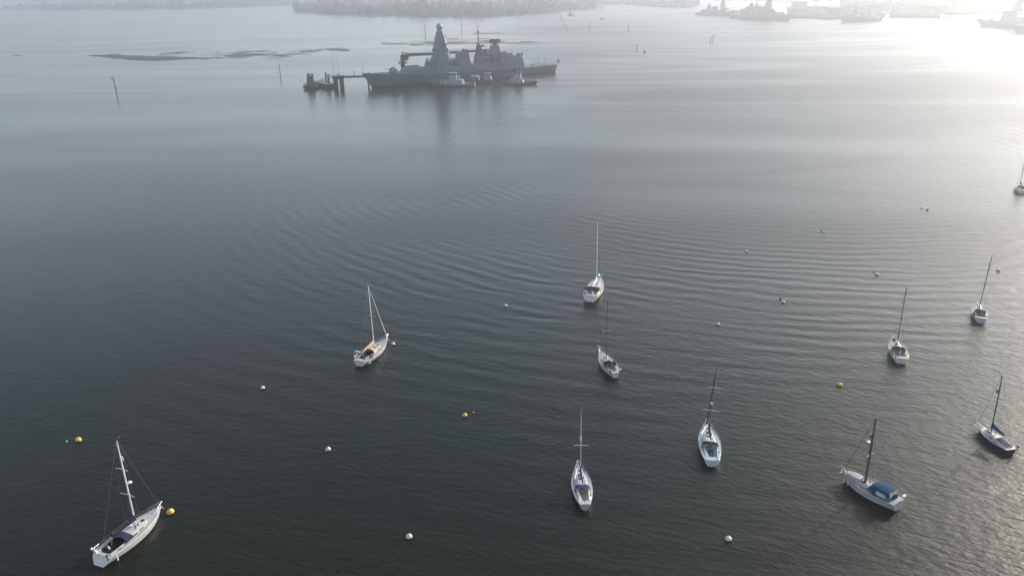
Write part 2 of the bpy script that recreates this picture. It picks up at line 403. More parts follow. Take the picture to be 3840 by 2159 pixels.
    for f in spreaders:
        z = zb0+(mz-zb0)*f; l = spr_len*(1.15-.45*f)
        for s in (1, -1):
            q = MB(); q.tube((mx, s*mr*.6, z), (mx-.22, s*l, z+.07), .05, .032, 6); q.build('spreader', 'alloy', mast)
        hs.append((z+.07, l))
    if not hs: hs = [(zb0+(mz-zb0)*.55, .06)]
    for s in (1, -1):
        q = MB(); cpx = mx-.25; cb = b_(cpx/L)-.12; pts = [(cpx, s*cb, z_(cpx/L))]+[(mx-.22, s*l, z) for z, l in hs]+[(mx, s*.06, mz-.1)]
        q.path(pts, .008, 4); q.tube((mx-.55, s*cb, z_(cpx/L)), (mx, s*.05, hs[0][0]), .007, .007, 4); q.tube((mx+.45, s*cb*.97, z_(cpx/L)), (mx, s*.05, hs[0][0]), .007, .007, 4)
        q.build('shroud', rig_m, R)
    bx = L-.25
    if backstay:
        q = MB(); q.tube((mx-.1, 0, mz), (scoop*.9+.1, 0, z_(0)+.15), .012, .012, 4); q.build('backstay', rig_m, R)
    if furl:
        q = MB(); a = Vector((bx, 0, z_(1)+.15)); b2 = Vector((mx+.12, 0, mz-.35)); q.tube(a+(b2-a)*.03, a+(b2-a)*.12, furl_r*.9, furl_r*1.25, 8); q.tube(a+(b2-a)*.12, a+(b2-a)*.93, furl_r*1.25, furl_r*.55, 8); q.tube(a, b2, .02, .02, 5); q.tube(a, a+(b2-a)*.02, .13, .13, 10)
        q.build('furled_headsail', furl, R)
    else:
        q = MB(); q.tube((bx, 0, z_(1)+.1), (mx+.1, 0, mz-.1), .018, .018, 5); q.build('forestay', rig_m, R)
    gz = zb0+1.0
    if boom:
        bl = min(mx-.5, .36*L); q = MB(); q.tube((mx-.12, 0, gz), (mx-bl, 0, gz+.12), .075, .065, 8); q.tube((mx-.12, 0, zb0+.15), (mx-1.3, 0, gz), .03, .03, 5)
        q.tube((mx-bl+.2, 0, gz+.1), (max(.8, mx-bl-.2), 0, zc-.1), .018, .018, 4)
        bo = q.build('boom', 'alloy', R)
        if cover:
            rings = []
            for i in range(9):
                f = i/8; x = mx+.10-(bl+.02)*f; z = gz+.12*f; hh = (.62*(1-f)**1.6+.26+.03*sin(i*2.4)); ww = .17*(1-.35*f)+.015*sin(i*3.1)
                if i == 0: hh *= 1.35
                if i == 8: hh *= .5; ww *= .6
                rings.append([(x, -ww*.6, z-.10), (x, -ww, z+.04), (x, -ww*.75, z+hh*.45), (x, -.04, z+hh), (x, .04, z+hh), (x, ww*.75, z+hh*.45), (x, ww, z+.04), (x, ww*.6, z-.10)])
            q = MB(); q.loft(rings); q.build('sail_cover', cover, bo, ang=70)
    # rails
    def rail_pt(t, s, h): return (pt(t, 0, s)[0], s*max(.0, b_(t)-.07), z_(t)+h)
    q = MB(); top = .62; 
    pp = [rail_pt(.86, 1, top), rail_pt(.94, 1, top+.04), (L+.18, .12, z_(1)+top+.06), (L+.18, -.12, z_(1)+top+.06), rail_pt(.94, -1, top+.04), rail_pt(.86, -1, top)]
    q.path(pp, .024, 6); q.path([rail_pt(.86, 1, .3), rail_pt(.955, 1, .32)], .018, 5); q.path([rail_pt(.86, -1, .3), rail_pt(.955, -1, .32)], .018, 5)
    for t in (.86, .955):
        for s in (1, -1): q.tube(rail_pt(t, s, 0), rail_pt(t, s, top), .022, .022, 5)
    q.tube((L-.05, 0, z_(1)), (L+.18, 0, z_(1)+top+.06), .022, .022, 5)
    q.build('pulpit', 'steel', R)
    for s in (1, -1):
        q = MB()
        q.path([rail_pt(.14, s, top), rail_pt(.03, s, top), (scoop*.8+.02, s*.28*B, z_(0)+top)], .024, 6); q.path([rail_pt(.14, s, .3), rail_pt(.03, s, .3), (scoop*.8+.02, s*.28*B, z_(0)+.3)], .018, 5)
        for t in (.14, .03): q.tube(rail_pt(t, s, 0), rail_pt(t, s, top), .022, .022, 5)
        q.tube((scoop*.8+.02, s*.28*B, z_(0)), (scoop*.8+.02, s*.28*B, z_(0)+top), .022, .022, 5)
        q.build('pushpit', 'steel', R)
    q = MB(); tt = [.14+(.86-.14)*i/6 for i in range(7)]
    for s in (1, -1):
        q = MB()
        for t in tt[1:-1]: q.tube(rail_pt(t, s, 0), rail_pt(t, s, .6), .016, .016, 4)
        for h in (.6, .32): q.path([rail_pt(t, s, h) for t in tt], .009, 4)
        q.build('guard_rail', 'steel', R)
    q = MB(); q.box((L-.35, .0, z_(.97)+.03), (.6, .16, .12)); q.tube((L+.05, 0, z_(1)-.05), (L+.22, 0, z_(1)-.45), .05, .03, 6); q.box((L+.16, 0, z_(1)-.55), (.12, .42, .10)); q.build('anchor', 'steel', R)
    # small deck gear: cowl vents, rope coils, jackstays
    for s in (1, -1):
        xv = mx-.5; q = MB(); q.tube((xv, s*.42, roof(xv)-.05), (xv, s*.42, roof(xv)+.22), .07, .07, 8); q.ball((xv+.06, s*.42, roof(xv)+.24), .11, .09, .09, 8, 5); q.build('cowl_vent', 'steel' if s > 0 else 'black_rubber', R)
        xr = c1-.9+.5*s; q = MB(); q.path([(xr+.2*cos(a), s*(wcm+.24)+.13*sin(a), zc+.14) for a in [2*pi*k/10 for k in range(11)]], .05, 5); q.build('rope_coil', 'navy_canvas' if s > 0 else 'tan_canvas', R)
        q = MB(); q.path([(t*L, s*(b_(t)*.80), z_(t)+.05) for t in (.22, .36, .5, .64, .78, .86)], .022, 4); q.build('jackstay', 'navy_canvas', R)
    q = MB(); q.path([(mx+.25+.16*cos(a), .2+.12*sin(a), roof(mx+.3)+.05) for a in [2*pi*k/10 for k in range(11)]], .06, 5); q.build('rope_coil', 'black_rubber', R)
    q = MB(); q.box((L*.86, 0, z_(.86)+.03), (.5, .34, .10), top=.8); q.build('anchor_locker', 'grey_canvas', R)
    # spray hood over the companionway
    def hoodmesh(xa, xb, w_, h, zbase, m, nm='sprayhood', glass=True):
        rings = []
        for f, hh in ((0, 1.0), (.35, .98), (.7, .72), (1.0, .10)):
            x = xa+(xb-xa)*f; ww = w_*(1-.14*f); ring = []
            for i in range(11):
                a = pi*i/10; c = cos(a); s_ = sin(a)
                ring.append((x, ww*math.copysign(abs(c)**.6, c), zbase+h*hh*s_**.6))
            rings.append(ring)
        q = MB(); q.loft(rings, closed=False, caps=False); q.loft([[(p[0]+.01, p[1]*.97, zbase+(p[2]-zbase)*.97) for p in r] for r in rings], closed=False, caps=False)
        ho = q.build(nm, m, R, normals=False, ang=60)
        if glass:
            q = MB(); rr = []
            for f, g in ((.76, .0), (.95, .0)):
                x = xa+(xb-xa)*f; ww = w_*(1-.14*f); hh = .72+(.10-.72)*(f-.7)/.3; ring = []
                for i in range(3, 8):
                    a = pi*i/10; c = cos(a); s_ = sin(a); ring.append((x+.012, ww*math.copysign(abs(c)**.6, c), zbase+h*hh*s_**.6+.012))
                rr.append(ring)
            q.loft(rr, closed=False, caps=False); q.build('hood_window', 'dark_glass', ho, normals=False)
        return ho
    if hood:
        hh = hood[1] if len(hood) > 1 else .95; back = hood[2] if len(hood) > 2 else .35; ln = hood[3] if len(hood) > 3 else 1.35
        hoodmesh(x0-back, x0-back+ln, min(.36*B, wcm+.28), hh, zc+.10, hood[0])
    for e in extras: e(R, dict(L=L, B=B, pt=pt, b=b_, z=z_, roof=roof, zc=zc, wc=wcm, wa=wa, c0=c0, c1=c1, mx=mx, mz=mz, zb=zb0, mast=mast, rail=rail_pt, hood=hoodmesh, scoop=scoop, x0=x0, x1=x1, gz=gz))
    # fin rudder and keel under water are not seen; a folded stern ladder is
    return R
# ---- fittings used on single boats
def radar(f, side='alloy', size=.30):
    def g(R, d):
        z = d['zb']+(d['mz']-d['zb'])*f; q = MB(); q.ball((d['mx']+.52, 0, z), size, size, size*.45, 12, 6); q.box((d['mx']+.22, 0, z-.06), (.45, .14, .06)); q.build('radar_dome', 'white_plastic', d['mast'])
    return g
def reflector(f, flat=False):
    def g(R, d):
        z = d['zb']+(d['mz']-d['zb'])*f; q = MB()
        if flat: q.box((d['mx']+.25, .0, z), (.16, .62, .66)); q.build('radar_reflector', 'grey_canvas', d['mast'])
        else: q.tube((d['mx']+.24, 0, z-.3), (d['mx']+.24, 0, z+.32), .13, .13, 10); q.build('radar_reflector', 'white_plastic', d['mast'])
    return g
def wheel(fx=.35, r=.5):
    def g(R, d):
        x = d['c0']+(d['c1']-d['c0'])*fx; z = d['zc']+.35; q = MB()
        q.path([(x, r*cos(2*pi*i/16), z+r*sin(2*pi*i/16)) for i in range(17)], .022, 5)
        for i in range(5): q.tube((x, 0, z), (x, r*cos(2*pi*i/5), z+r*sin(2*pi*i/5)), .014, .014, 4)
        q.build('steering_wheel', 'steel', R)
        q = MB(); q.box((x+.12, 0, d['zc']-.5), (.22, .26, 1.0), top=.8); q.build('binnacle', 'white_plastic', R)
    return g
def tiller():
    def g(R, d):
        q = MB(); q.tube((d['c0']-.3, 0, d['zc']+.12), (d['c0']+1.1, 0, d['zc']+.22), .035, .025, 6); q.build('tiller', 'dark_teak', R)
    return g
def stern_rudder(m='old_gelcoat'):
    def g(R, d):
        q = MB(); q.hexa([(-.62, -.035, -.5), (.0, -.035, -.5), (.0, .035, -.5), (-.62, .035, -.5)], [(-.30, -.035, d['z'](0)+.15), (.06, -.035, d['z'](0)+.15), (.06, .035, d['z'](0)+.15), (-.30, .035, d['z'](0)+.15)]); q.build('rudder', m, R)
    return g
def outboard(s=1):
    def g(R, d):
        x = d['scoop']*.8-.08; y = s*.34*d['B']; z = d['z'](0)+.35
        q = MB(); q.box((x, y, z), (.24, .24, .38), top=.85); q.tube((x, y, z), (x, y, z-.5), .06, .05, 6); q.box((x-.02, y, z-.6), (.2, .05, .14)); q.build('outboard_motor', 'dark_alloy', R)
    return g
def canister(s=-1, m='white_plastic'):
    def g(R, d):
        x = d['scoop']*.8+.05; q = MB(); q.tube((x, s*.30*d['B']-.3, d['z'](0)+.62), (x, s*.30*d['B']+.3, d['z'](0)+.62), .2, .2, 10); q.build('liferaft_canister', m, R)
    return g
def lifebuoy(s=1):
    def g(R, d):
        p = d['rail'](.08, s, .42); q = MB(); n = 14; rings = []
        for i in range(n+1):
            a = 2*pi*i/n; rings.append([(p[0]+(.24+.06*cos(b))*cos(a), p[1]+.06*sin(b), p[2]+(.24+.06*cos(b))*sin(a)) for b in [2*pi*k/6 for k in range(6)]])
        q.loft(rings, closed=True, caps=False); q.build('lifebuoy', 'white_plastic', R)
    return g
def ladder():
    def g(R, d):
        q = MB(); zz = d['z'](0)
        for y in (-.2, .2): q.tube((-.05, y, zz*.95), (-.09, y, .05), .022, .022, 5)
        for k in range(4): q.tube((-.08, -.2, .12+k*zz*.24), (-.08, .2, .12+k*zz*.24), .02, .02, 5)
        q.build('boarding_ladder', 'steel', R)
    return g
def fenders(ts, s, m='white_plastic'):
    def g(R, d):
        for t in ts:
            p = d['rail'](t, s, -.05); q = MB(); y = p[1]+s*.20; q.tube((p[0], y, p[2]-.2), (p[0], y, p[2]-.78), .11, .11, 8); q.ball((p[0], y, p[2]-.2), .11, .11, .1, 8, 4); q.ball((p[0], y, p[2]-.78), .11, .11, .1, 8, 4); q.tube((p[0], p[1], p[2]+.3), (p[0], y, p[2]-.15), .012, .012, 4); q.build('fender', m, R)
    return g
def bimini(xa, xb, h, m, w=.40):
    def g(R, d):
        rings = []; W_ = w*d['B']
        for i in range(5):
            f = i/4; x = xa+(xb-xa)*f; z = d['zc']+h+.10*sin(pi*f)
            rings.append([(x, W_*c, z-.16*abs(c)**3) for c in (-1, -.9, -.6, -.2, .2, .6, .9, 1)]+[(x, W_*c*.99, z-.04-.16*abs(c)**3) for c in (1, .9, .6, .2, -.2, -.6, -.9, -1)])
        q = MB(); q.loft(rings); bo = q.build('bimini', m, R, ang=60)
        for s in (1, -1):
            q = MB()
            for x in (xa+.1, xb-.1): q.tube((x, s*W_*.98, d['zc']+h-.14), ((xa+xb)/2, s*W_*1.02, d['zc']+.1), .02, .02, 5)
            q.build('bimini_frame', 'steel', bo)
    return g
def cover_cockpit(m, z=.18):
    def g(R, d):
        rings = []
        for i in range(7):
            f = i/6; x = d['c0']+.1+(d['c1']-d['c0']-.1)*f; w_ = (d['wa']+(d['wc']-d['wa'])*f)*.98; h = z+.25*f+.03*sin(i*2.2)
            rings.append([(x, -w_, d['zc']+.1), (x, -w_*.6, d['zc']+h*.8), (x, 0, d['zc']+h), (x, w_*.6, d['zc']+h*.78), (x, w_, d['zc']+.1)])
        q = MB(); q.loft(rings, closed=False, caps=False); q.build('cockpit_cover', m, R, normals=False, ang=80)
    return g
def side_cloth(ta, tb, s, m):
    def g(R, d):
        q = MB(); rr = []
        for i in range(5):
            t = ta+(tb-ta)*i/4; a = d['rail'](t, s, .05); b2 = d['rail'](t, s, .58); rr.append([(a[0], a[1]+s*.02, a[2]), (b2[0], b2[1]+s*.03, b2[2])])
        q.loft(rr, closed=False, caps=False); q.loft([[(p[0], p[1]-s*.03, p[2]) for p in r] for r in rr], closed=False, caps=False); q.build('dodger', m, R, normals=False)
    return g
def deck_pole(ta, tb, ya, yb, m='alloy'):
    def g(R, d):
        L = d['L']; q = MB(); q.tube((ta*L, ya*d['b'](ta), d['z'](ta)+.22), (tb*L, yb*d['b'](tb), d['z'](tb)+.30), .055, .055, 8); q.build('spinnaker_pole', m, R)
    return g
def bowsprit(l=.9):
    def g(R, d):
        q = MB(); L = d['L']; z = d['z'](1); q.tube((L-.5, 0, z+.08), (L+l, 0, z+.22), .08, .06, 8); q.path([(L+.05, .28, z+.62), (L+l, .16, z+.85), (L+l, -.16, z+.85), (L+.05, -.28, z+.62)], .024, 5); q.tube((L+l, 0, z+.22), (L+l, .16, z+.85), .02, .02, 5); q.tube((L+l, 0, z+.22), (L+l, -.16, z+.85), .02, .02, 5); q.build('bowsprit', 'white_plastic', R)
    return g
def gantry():
    def g(R, d):
        q = MB(); x = .35; B = d['B']; z = d['z'](0)
        q.path([(x, .36*B, z), (x-.15, .33*B, z+1.7), (x-.15, -.33*B, z+1.7), (x, -.36*B, z)], .03, 6); q.path([(x+.8, .38*B, z), (x+.5, .33*B, z+1.7)], .026, 6); q.path([(x+.8, -.38*B, z), (x+.5, -.33*B, z+1.7)], .026, 6); q.path([(x+.5, .33*B, z+1.7), (x+.5, -.33*B, z+1.7)], .026, 6)
        gg = q.build('stern_gantry', 'steel', R)
        q = MB(); q.box((x+.15, .12*B, z+1.75), (.75, 1.2, .05)); q.build('solar_panel', 'grey_canvas', gg)
    return g
def enclosure():
    """blue canvas cockpit tent with clear windows"""
    def g(R, d):
        zc = d['zc']+.10; w_ = d['wc']+.30; xa, xb = d['c0']+.15, d['c1']-.25; h = 1.42
        def sec(x, k, hh): return [(x, -w_*k, zc), (x, -w_*k*.98, zc+hh*.55), (x, -w_*k*.86, zc+hh*.90), (x, -w_*k*.4, zc+hh), (x, w_*k*.4, zc+hh), (x, w_*k*.86, zc+hh*.90), (x, w_*k*.98, zc+hh*.55), (x, w_*k, zc)]
        q = MB(); q.loft([sec(xa, .90, .5), sec(xa+.28, .93, h*.94), sec((xa+xb)/2, 1, h), sec(xb-.1, 1, h)]); en = q.build('cockpit_tent', 'blue_canvas', R, ang=50)
        q = MB(); q.tube((xb-.1, -w_*.8, zc+h*.93), (xb-.1, w_*.8, zc+h*.93), .03, .03, 6); q.tube((xa+.3, -w_*.8, zc+h*.88), (xa+.3, w_*.8, zc+h*.88), .03, .03, 6); q.build('tent_hoop', 'navy_canvas', en)
        for s in (1, -1):
            q = MB(); y = s*(w_+.022); q.hexa([(xa+.55, y-.01, zc+.24), (xb-.45, y-.01, zc+.24), (xb-.45, y+.01, zc+.24), (xa+.55, y+.01, zc+.24)], [(xa+.6, s*w_*.985-.01, zc+.80), (xb-.5, s*w_*.985-.01, zc+.80), (xb-.5, s*w_*.985+.03*s, zc+.80), (xa+.6, s*w_*.985+.03*s, zc+.80)]); q.build('tent_window', 'clear_window', en)
            q = MB(); y0, y1 = s*.06, s*w_*.74; za, zb_ = zc+.52, zc+h*.84; xw = lambda z: xa+.28*(z-zc-.25)/(h*.94-.25)-.03
            q.hexa([(xw(za)-.02, y0, za), (xw(za)+.01, y0, za), (xw(za)+.01, y1, za), (xw(za)-.02, y1, za)], [(xw(zb_)-.02, y0, zb_), (xw(zb_)+.01, y0, zb_), (xw(zb_)+.01, y1, zb_), (xw(zb_)-.02, y1, zb_)]); q.build('tent_window', 'clear_window', en)
        d['hood'](xb-.15, xb+1.1, w_*.98, h*.88, zc, 'blue_canvas')
    return g
def foredeck_bag(t=.80, m='navy_canvas'):
    def g(R, d):
        q = MB(); q.ball((t*d['L'], 0, d['z'](t)+.12), .55, .28, .2, 10, 6, .06); q.build('sail_bag', m, R)
    return g
def stern_gear():
    def g(R, d):
        x = d['scoop']*.8+.1; q = MB(); q.box((x, .22*d['B'], d['z'](0)+.25), (.34, .5, .42), top=.9); q.build('cool_box', 'white_plastic', R)
        q = MB(); q.ball((x, .40*d['B'], d['z'](0)+.72), .17, .17, .2, 10, 6); q.build('horseshoe_buoy', 'white_plastic', R)
    return g
Y = {}
Y['A'] = yacht('large white yacht with dark cockpit canvas moored beside the bright yellow buoy', 0, 0, 0, 11.4, 3.7, 69, loc=(-55.2, 82.2), scoop=.75, ws=.80, tm=.44, fb=(1.12, 1.08, 1.42), mx=6.7, mz=15.1, mr=.105, cab=(4.1, 8.4), cpit=(1.15, 4.1), hood=('navy_canvas', 1.05, .55, 1.7), cover='navy_canvas', cab_h=.50, spreaders=(.38, .68), spr_len=1.25, roll=1.0,
    extras=(radar(.50, size=.34), reflector(.79), cover_cockpit('black_canvas', .12), stern_gear(), outboard(-1), fenders((.10,), -1), lifebuoy(1), wheel(.25)))
Y['B'] = yacht('white yacht with tan sail cover and tan sprayhood lying beside a white buoy', 0, 0, 0, 11.1, 3.45, 67.5, loc=(-30.6, 138.0), ws=.70, fb=(1.15, 1.02, 1.45), deck='deck_grey', cab_m='deck_white', mx=5.75, mz=15.0, mr=.10, cab=(4.0, 7.6), cpit=(.9, 4.0), sole='dark_teak', hood=('tan_canvas', .95, .25, 1.35), cover='tan_canvas', furl='white_canvas', furl_r=.065, over_b=1.2, spreaders=(.52,), spr_len=1.3,
    extras=(gantry(), cover_cockpit('black_canvas', .16), fenders((.10, .14), -1), side_cloth(.14, .24, -1, 'navy_canvas'), lifebuoy(1)))
Y['C'] = yacht('long white yacht with black bimini over its broad stern and the tallest mast', 0, 0, 0, 13.0, 4.1, 73, loc=(18.2, 168.1), ws=.86, tm=.4, fb=(1.2, 1.12, 1.5), mx=7.9, mz=17.5, mr=.11, cab=(4.4, 9.6), cpit=(1.3, 4.4), scoop=.5, hood=('black_canvas', .9, .3, 1.3), furl='grey_canvas', furl_r=.10, cover='white_canvas', spreaders=(.36, .66), stripe=None,
    extras=(bimini(1.0, 3.1, 1.55, 'black_canvas', .42), wheel(.3), canister(1, 'grey_canvas'), ladder()))
Y['D'] = yacht('small white yacht with large dark blue sprayhood and white bowsprit pointing left', 0, 0, 0, 9.2, 3.0, 102, loc=(19.1, 130.4), ws=.42, tm=.45, fb=(1.05, .92, 1.3), mx=5.3, mz=13.7, mr=.08, mast_m='dark_alloy', cab=(3.3, 6.9), cpit=(.8, 3.3), sole='teak', hood=('navy_canvas', 1.1, .75, 1.9), spreaders=(.5,), boom=True, extras=(bowsprit(.9), tiller(), outboard(1), canister(-1, 'white_plastic')))
Y['E'] = yacht('weathered white yacht with blue sail cover, blue hatch hood and rudder hung on its stern', 0, 0, 0, 9.5, 3.0, 91, loc=(9.6, 91.2), hull='old_gelcoat', deck='old_gelcoat', ws=.46, tm=.47, fb=(1.0, .86, 1.18), over_b=1.5, mx=6.35, mz=12.7, mr=.075, cab=(3.6, 7.2), cpit=(.9, 3.6), sole='deck_grey', hood=('royal_canvas', .62, .15, 1.1), cover='royal_canvas', spreaders=(.48,), spr_len=1.25, stripe=None,
    extras=(stern_rudder(), tiller(), deck_pole(.62, .88, .62, .45), deck_pole(.40, .60, -.5, -.55, 'white_plastic'), reflector(.56)))
Y['F'] = yacht('white yacht with pale blue side decks, dark maroon sail cover and a stern ladder', 0, 0, 0, 10.7, 3.45, 81, loc=(30.0, 101.0), deck='deck_blue', cab_m='deck_white', ws=.62, tm=.45, fb=(1.08, .95, 1.28), mx=7.4, mz=13.4, mr=.085, mast_m='dark_alloy', cab=(4.0, 8.0), cpit=(1.0, 4.0), sole='dark_teak', hood=('maroon_canvas', .8, .1, 1.0), cover='maroon_canvas', furl='navy_canvas', furl_r=.075, spreaders=(.36, .70), spr_len=1.35, roll=2.2,
    extras=(ladder(), radar(.44, size=.26), deck_pole(.66, .90, .78, .25), tiller(), lifebuoy(-1)))
Y['G'] = yacht('motor-sailer style white yacht with a blue canvas cockpit tent and thick dark grey mast', 0, 0, 0, 9.1, 3.2, 123, loc=(53.3, 89.5), hull='grey_gelcoat', deck='deck_grey', cab_m='deck_white', ws=.74, fb=(1.25, 1.1, 1.5), mx=5.35, mz=12.1, mr=.155, mast_m='dark_alloy', cab=(3.6, 6.6), cpit=(.75, 3.6), furl='dark_alloy', furl_r=.045, spreaders=(.45,), boom=False, extras=(enclosure(), radar(.62, size=.30), reflector(.70, True), ladder(), fenders((.80,), 1), canister(-1)))
Y['H'] = yacht('white yacht with dark sprayhood and grey-blue cloth along its port cockpit rail', 0, 0, 0, 9.4, 3.25, 74, loc=(74.4, 133.2), deck='deck_grey', ws=.78, fb=(1.1, 1.0, 1.32), mx=5.5, mz=13.6, mr=.11, mast_m='dark_alloy', cab=(3.4, 6.9), cpit=(.9, 3.4), sole='dark_teak', hood=('navy_canvas', 1.0, .5, 1.5), spreaders=(.5,), boom=True, extras=(side_cloth(.10, .34, 1, 'grey_canvas'), wheel(.35), ladder(), outboard(1), foredeck_bag(.86)))
Y['I'] = yacht('white yacht with open dark cockpit moored just below a lone grey-olive buoy', 0, 0, 0, 8.4, 2.95, 66, loc=(99.8, 150.8), deck='deck_grey', hull='grey_gelcoat', ws=.74, fb=(1.1, .98, 1.3), mx=5.1, mz=13.3, mr=.10, mast_m='dark_alloy', cab=(3.0, 6.1), cpit=(.8, 3.0), sole='black_rubber', hood=('navy_canvas', .85, .3, 1.25), spreaders=(.5,), roll=1.5, extras=(side_cloth(.12, .28, 1, 'navy_canvas'), ladder(), tiller(), canister(-1)))
Y['J'] = yacht('small navy-hulled yacht with blue sail cover', 0, 0, 0, 7.6, 2.6, 99.5, loc=(76.8, 102.2), hull='navy_gelcoat', deck='old_gelcoat', ws=.62, fb=(.85, .80, 1.1), mx=4.45, mz=11.4, mr=.085, mast_m='dark_alloy', cab=(2.75, 5.6), cpit=(.55, 2.75), cover='blue_canvas', spreaders=(), roll=-2.0, cab_h=.5, stripe=None,
    extras=(reflector(.70, True), tiller(), outboard(-1)))
q = MB(); 
Y['K'] = yacht('white yacht cut off by the right edge of the picture', 0, 0, 0, 9.6, 3.3, 68, loc=at(3833, 727)[:2], ws=.78, fb=(1.15, 1.0, 1.35), mx=5.6, mz=13.8, mr=.12, mast_m='dark_alloy', cab=(3.5, 7.0), cpit=(.9, 3.5), sole='dark_teak', hood=('grey_canvas', .9, .4, 1.3), spreaders=(.5,), cover='grey_canvas', extras=(ladder(), canister(1)))
# an upturned tender lies on the foredeck of the boat with the tent
def tender():
    y = Y['G']; c, s = cos(radians(123)), sin(radians(123)); lx = 7.05
    R = thing('upturned_tender', 'pale grey tender lying upside down on the foredeck of the yacht with the blue tent', 'dinghy', (y.location.x+lx*c, y.location.y+lx*s, 1.52), radians(123))
    q = MB(); rings = []
    for i in range(7):
        f = i/6; x = -1.15+2.3*f; w_ = .66*(1-.75*max(0, f-.45)**1.6*1.9); h = .42*(1-.5*max(0, f-.6)*1.6)
        rings.append([(x, -w_, 0), (x, -w_*.96, h*.6), (x, -w_*.7, h), (x, w_*.7, h), (x, w_*.96, h*.6), (x, w_, 0)])
    q.loft(rings); q.build('tender_hull', 'deck_white', R, ang=40)
    q = MB(); q.box((-.1, 0, .425), (1.7, .06, .05)); q.build('tender_keel', 'grey_canvas', R)
    q = MB()
    for sg in (1, -1): q.path([(-1.15, sg*.69, .03), (0, sg*.70, .03), (.6, sg*.60, .03), (1.14, sg*.2, .03)], .05, 6)
    q.build('gunwale', 'grey_canvas', R)
tender()
# ------------------------------------------------------------------ mooring buoys and pick-up floats
def buoy_proto(m):
    R = thing('mooring_buoy', 'buoy', 'buoy', (0, 0, 0))
    q = MB(); q.ball((0, 0, .13), .5, .5, .46, 20, 12); q.build('buoy_body', m, R)
    q = MB(); q.tube((0, 0, -.1), (0, 0, .085), .492, .512, 20); q.build('weed_band', 'weed', R)
    q = MB(); q.tube((0, 0, .56), (0, 0, .64), .09, .06, 8); q.path([(.10*cos(a), 0, .70+.10*sin(a)) for a in [2*pi*k/10 for k in range(11)]], .022, 5); q.build('mooring_ring', 'dark_alloy', R)
    return R
pw, py, pg = buoy_proto('white_buoy'), buoy_proto('yellow_buoy'), buoy_proto('old_gelcoat')
BU = [(1474, 1291, 1.0, 'w', 'white mooring buoy close ahead of the yacht with the tan sail cover'),
 (985, 1456, 1.0, 'w', 'white mooring buoy in dark water left of the yacht with the tan sail cover'),
 (294, 1651, 1.2, 'y', 'dull yellow mooring buoy beside a tiny float, left of the nearest mast'),
 (640, 1921, 1.25, 'y', 'bright yellow mooring buoy off the bow of the large nearest yacht'),
 (1231, 1686, 1.05, 'w', 'white mooring buoy halfway between the nearest yacht and the yellow buoy in the middle'),
 (1534, 2013, 1.05, 'w', 'white mooring buoy alone at the bottom centre of the water'),
 (1743, 1558, 1.0, 'y', 'yellow mooring buoy with a tiny orange float, left of the blue-covered yacht'),
 (1897, 1147, .95, 'w', 'white mooring buoy alone left of the tall-masted yacht with black bimini'),
 (2732, 2022, 1.05, 'w', 'white mooring buoy alone below the yacht with the stern ladder'),
 (2799, 943, .95, 'w', 'white mooring buoy in pale water right of the tallest mast top'),
 (2693, 1217, .95, 'w', 'white mooring buoy above the mast of the yacht with the stern ladder'),
 (2937, 1134, .95, 'w', 'white mooring buoy with a small float at its upper left, amid the wash ripples'),
 (3148, 1444, 1.15, 'y', 'yellowish mooring buoy left of the yacht with grey-blue dodgers'),
 (3289, 1030, 1.0, 'w', 'white mooring buoy just above the mast tip of the yacht with grey-blue dodgers'),
 (3092, 874, .75, 'g', 'small dark-looking buoy beside a float in the bright ripples'),
 (3478, 786, 1.05, 'g', 'grey mooring buoy farthest out in the bright glare'),
 (3744, 1015, 1.0, 'g', 'grey-olive round buoy right of the far right yacht mast')]
used = set()
for i, (x, y, d, k, lab) in enumerate(BU):
    p = {'w': pw, 'y': py, 'g': pg}[k]; o = p if k not in used else copy_tree(p); used.add(k)
    a = at(x, y); o.location = (a[0], a[1], -.02); d *= .86; o.scale = (d, d, d); o.rotation_euler = (radians(random.uniform(-9, 9)), radians(random.uniform(-9, 9)), random.uniform(0, 6)); tag(o, lab, 'mooring buoy', 'round mooring buoys')
FL = [(250, 1655, .17, 'old_gelcoat', 'tiny pale float left of the dull yellow buoy'), (995, 1459, .2, 'pile_dark', 'tiny dark float below the white buoy left of the tan-covered yacht'),
 (1219, 1697, .2, 'pile_dark', 'tiny dark float below the white buoy right of the nearest mast'), (1775, 1547, .17, 'orange_buoy', 'tiny orange float right of the yellow buoy in the middle'),
 (3456, 783, .24, 'pile_dark', 'tiny dark float left of the farthest grey buoy'), (3080, 868, .24, 'pile_dark', 'tiny dark float left of the small dark-looking buoy'),
 (3277, 1021, .24, 'pile_dark', 'tiny dark float left of the buoy over the mast tip'), (2926, 1122, .24, 'pile_dark', 'tiny dark float above left of the buoy amid the wash ripples')]
for x, y, r, m, lab in FL:
    a = at(x, y); R = thing('pickup_float', lab, 'float', (a[0], a[1], 0), 0, 'small pick-up floats')
    q = MB(); q.ball((0, 0, r*.35), r, r, r*.9, 12, 7); q.build('float_body', m, R)
    q = MB(); q.tube((0, 0, r*1.1), (0, 0, r*1.9), r*.15, r*.1, 6); q.build('float_stick', 'pile_dark', R)
# driftweed near the bottom edge
a = at(1268, 2137); q = MB()
for k in range(9): q.ball((random.uniform(-.35, .35), random.uniform(-.25, .25), .0), random.uniform(.12, .26), random.uniform(.10, .2), .05, 8, 4, .15)
o = q.build('floating_weed', 'weed'); o.location = (a[0], a[1], .02); tag(o, 'dark clump of weed drifting near the bottom edge', 'weed')
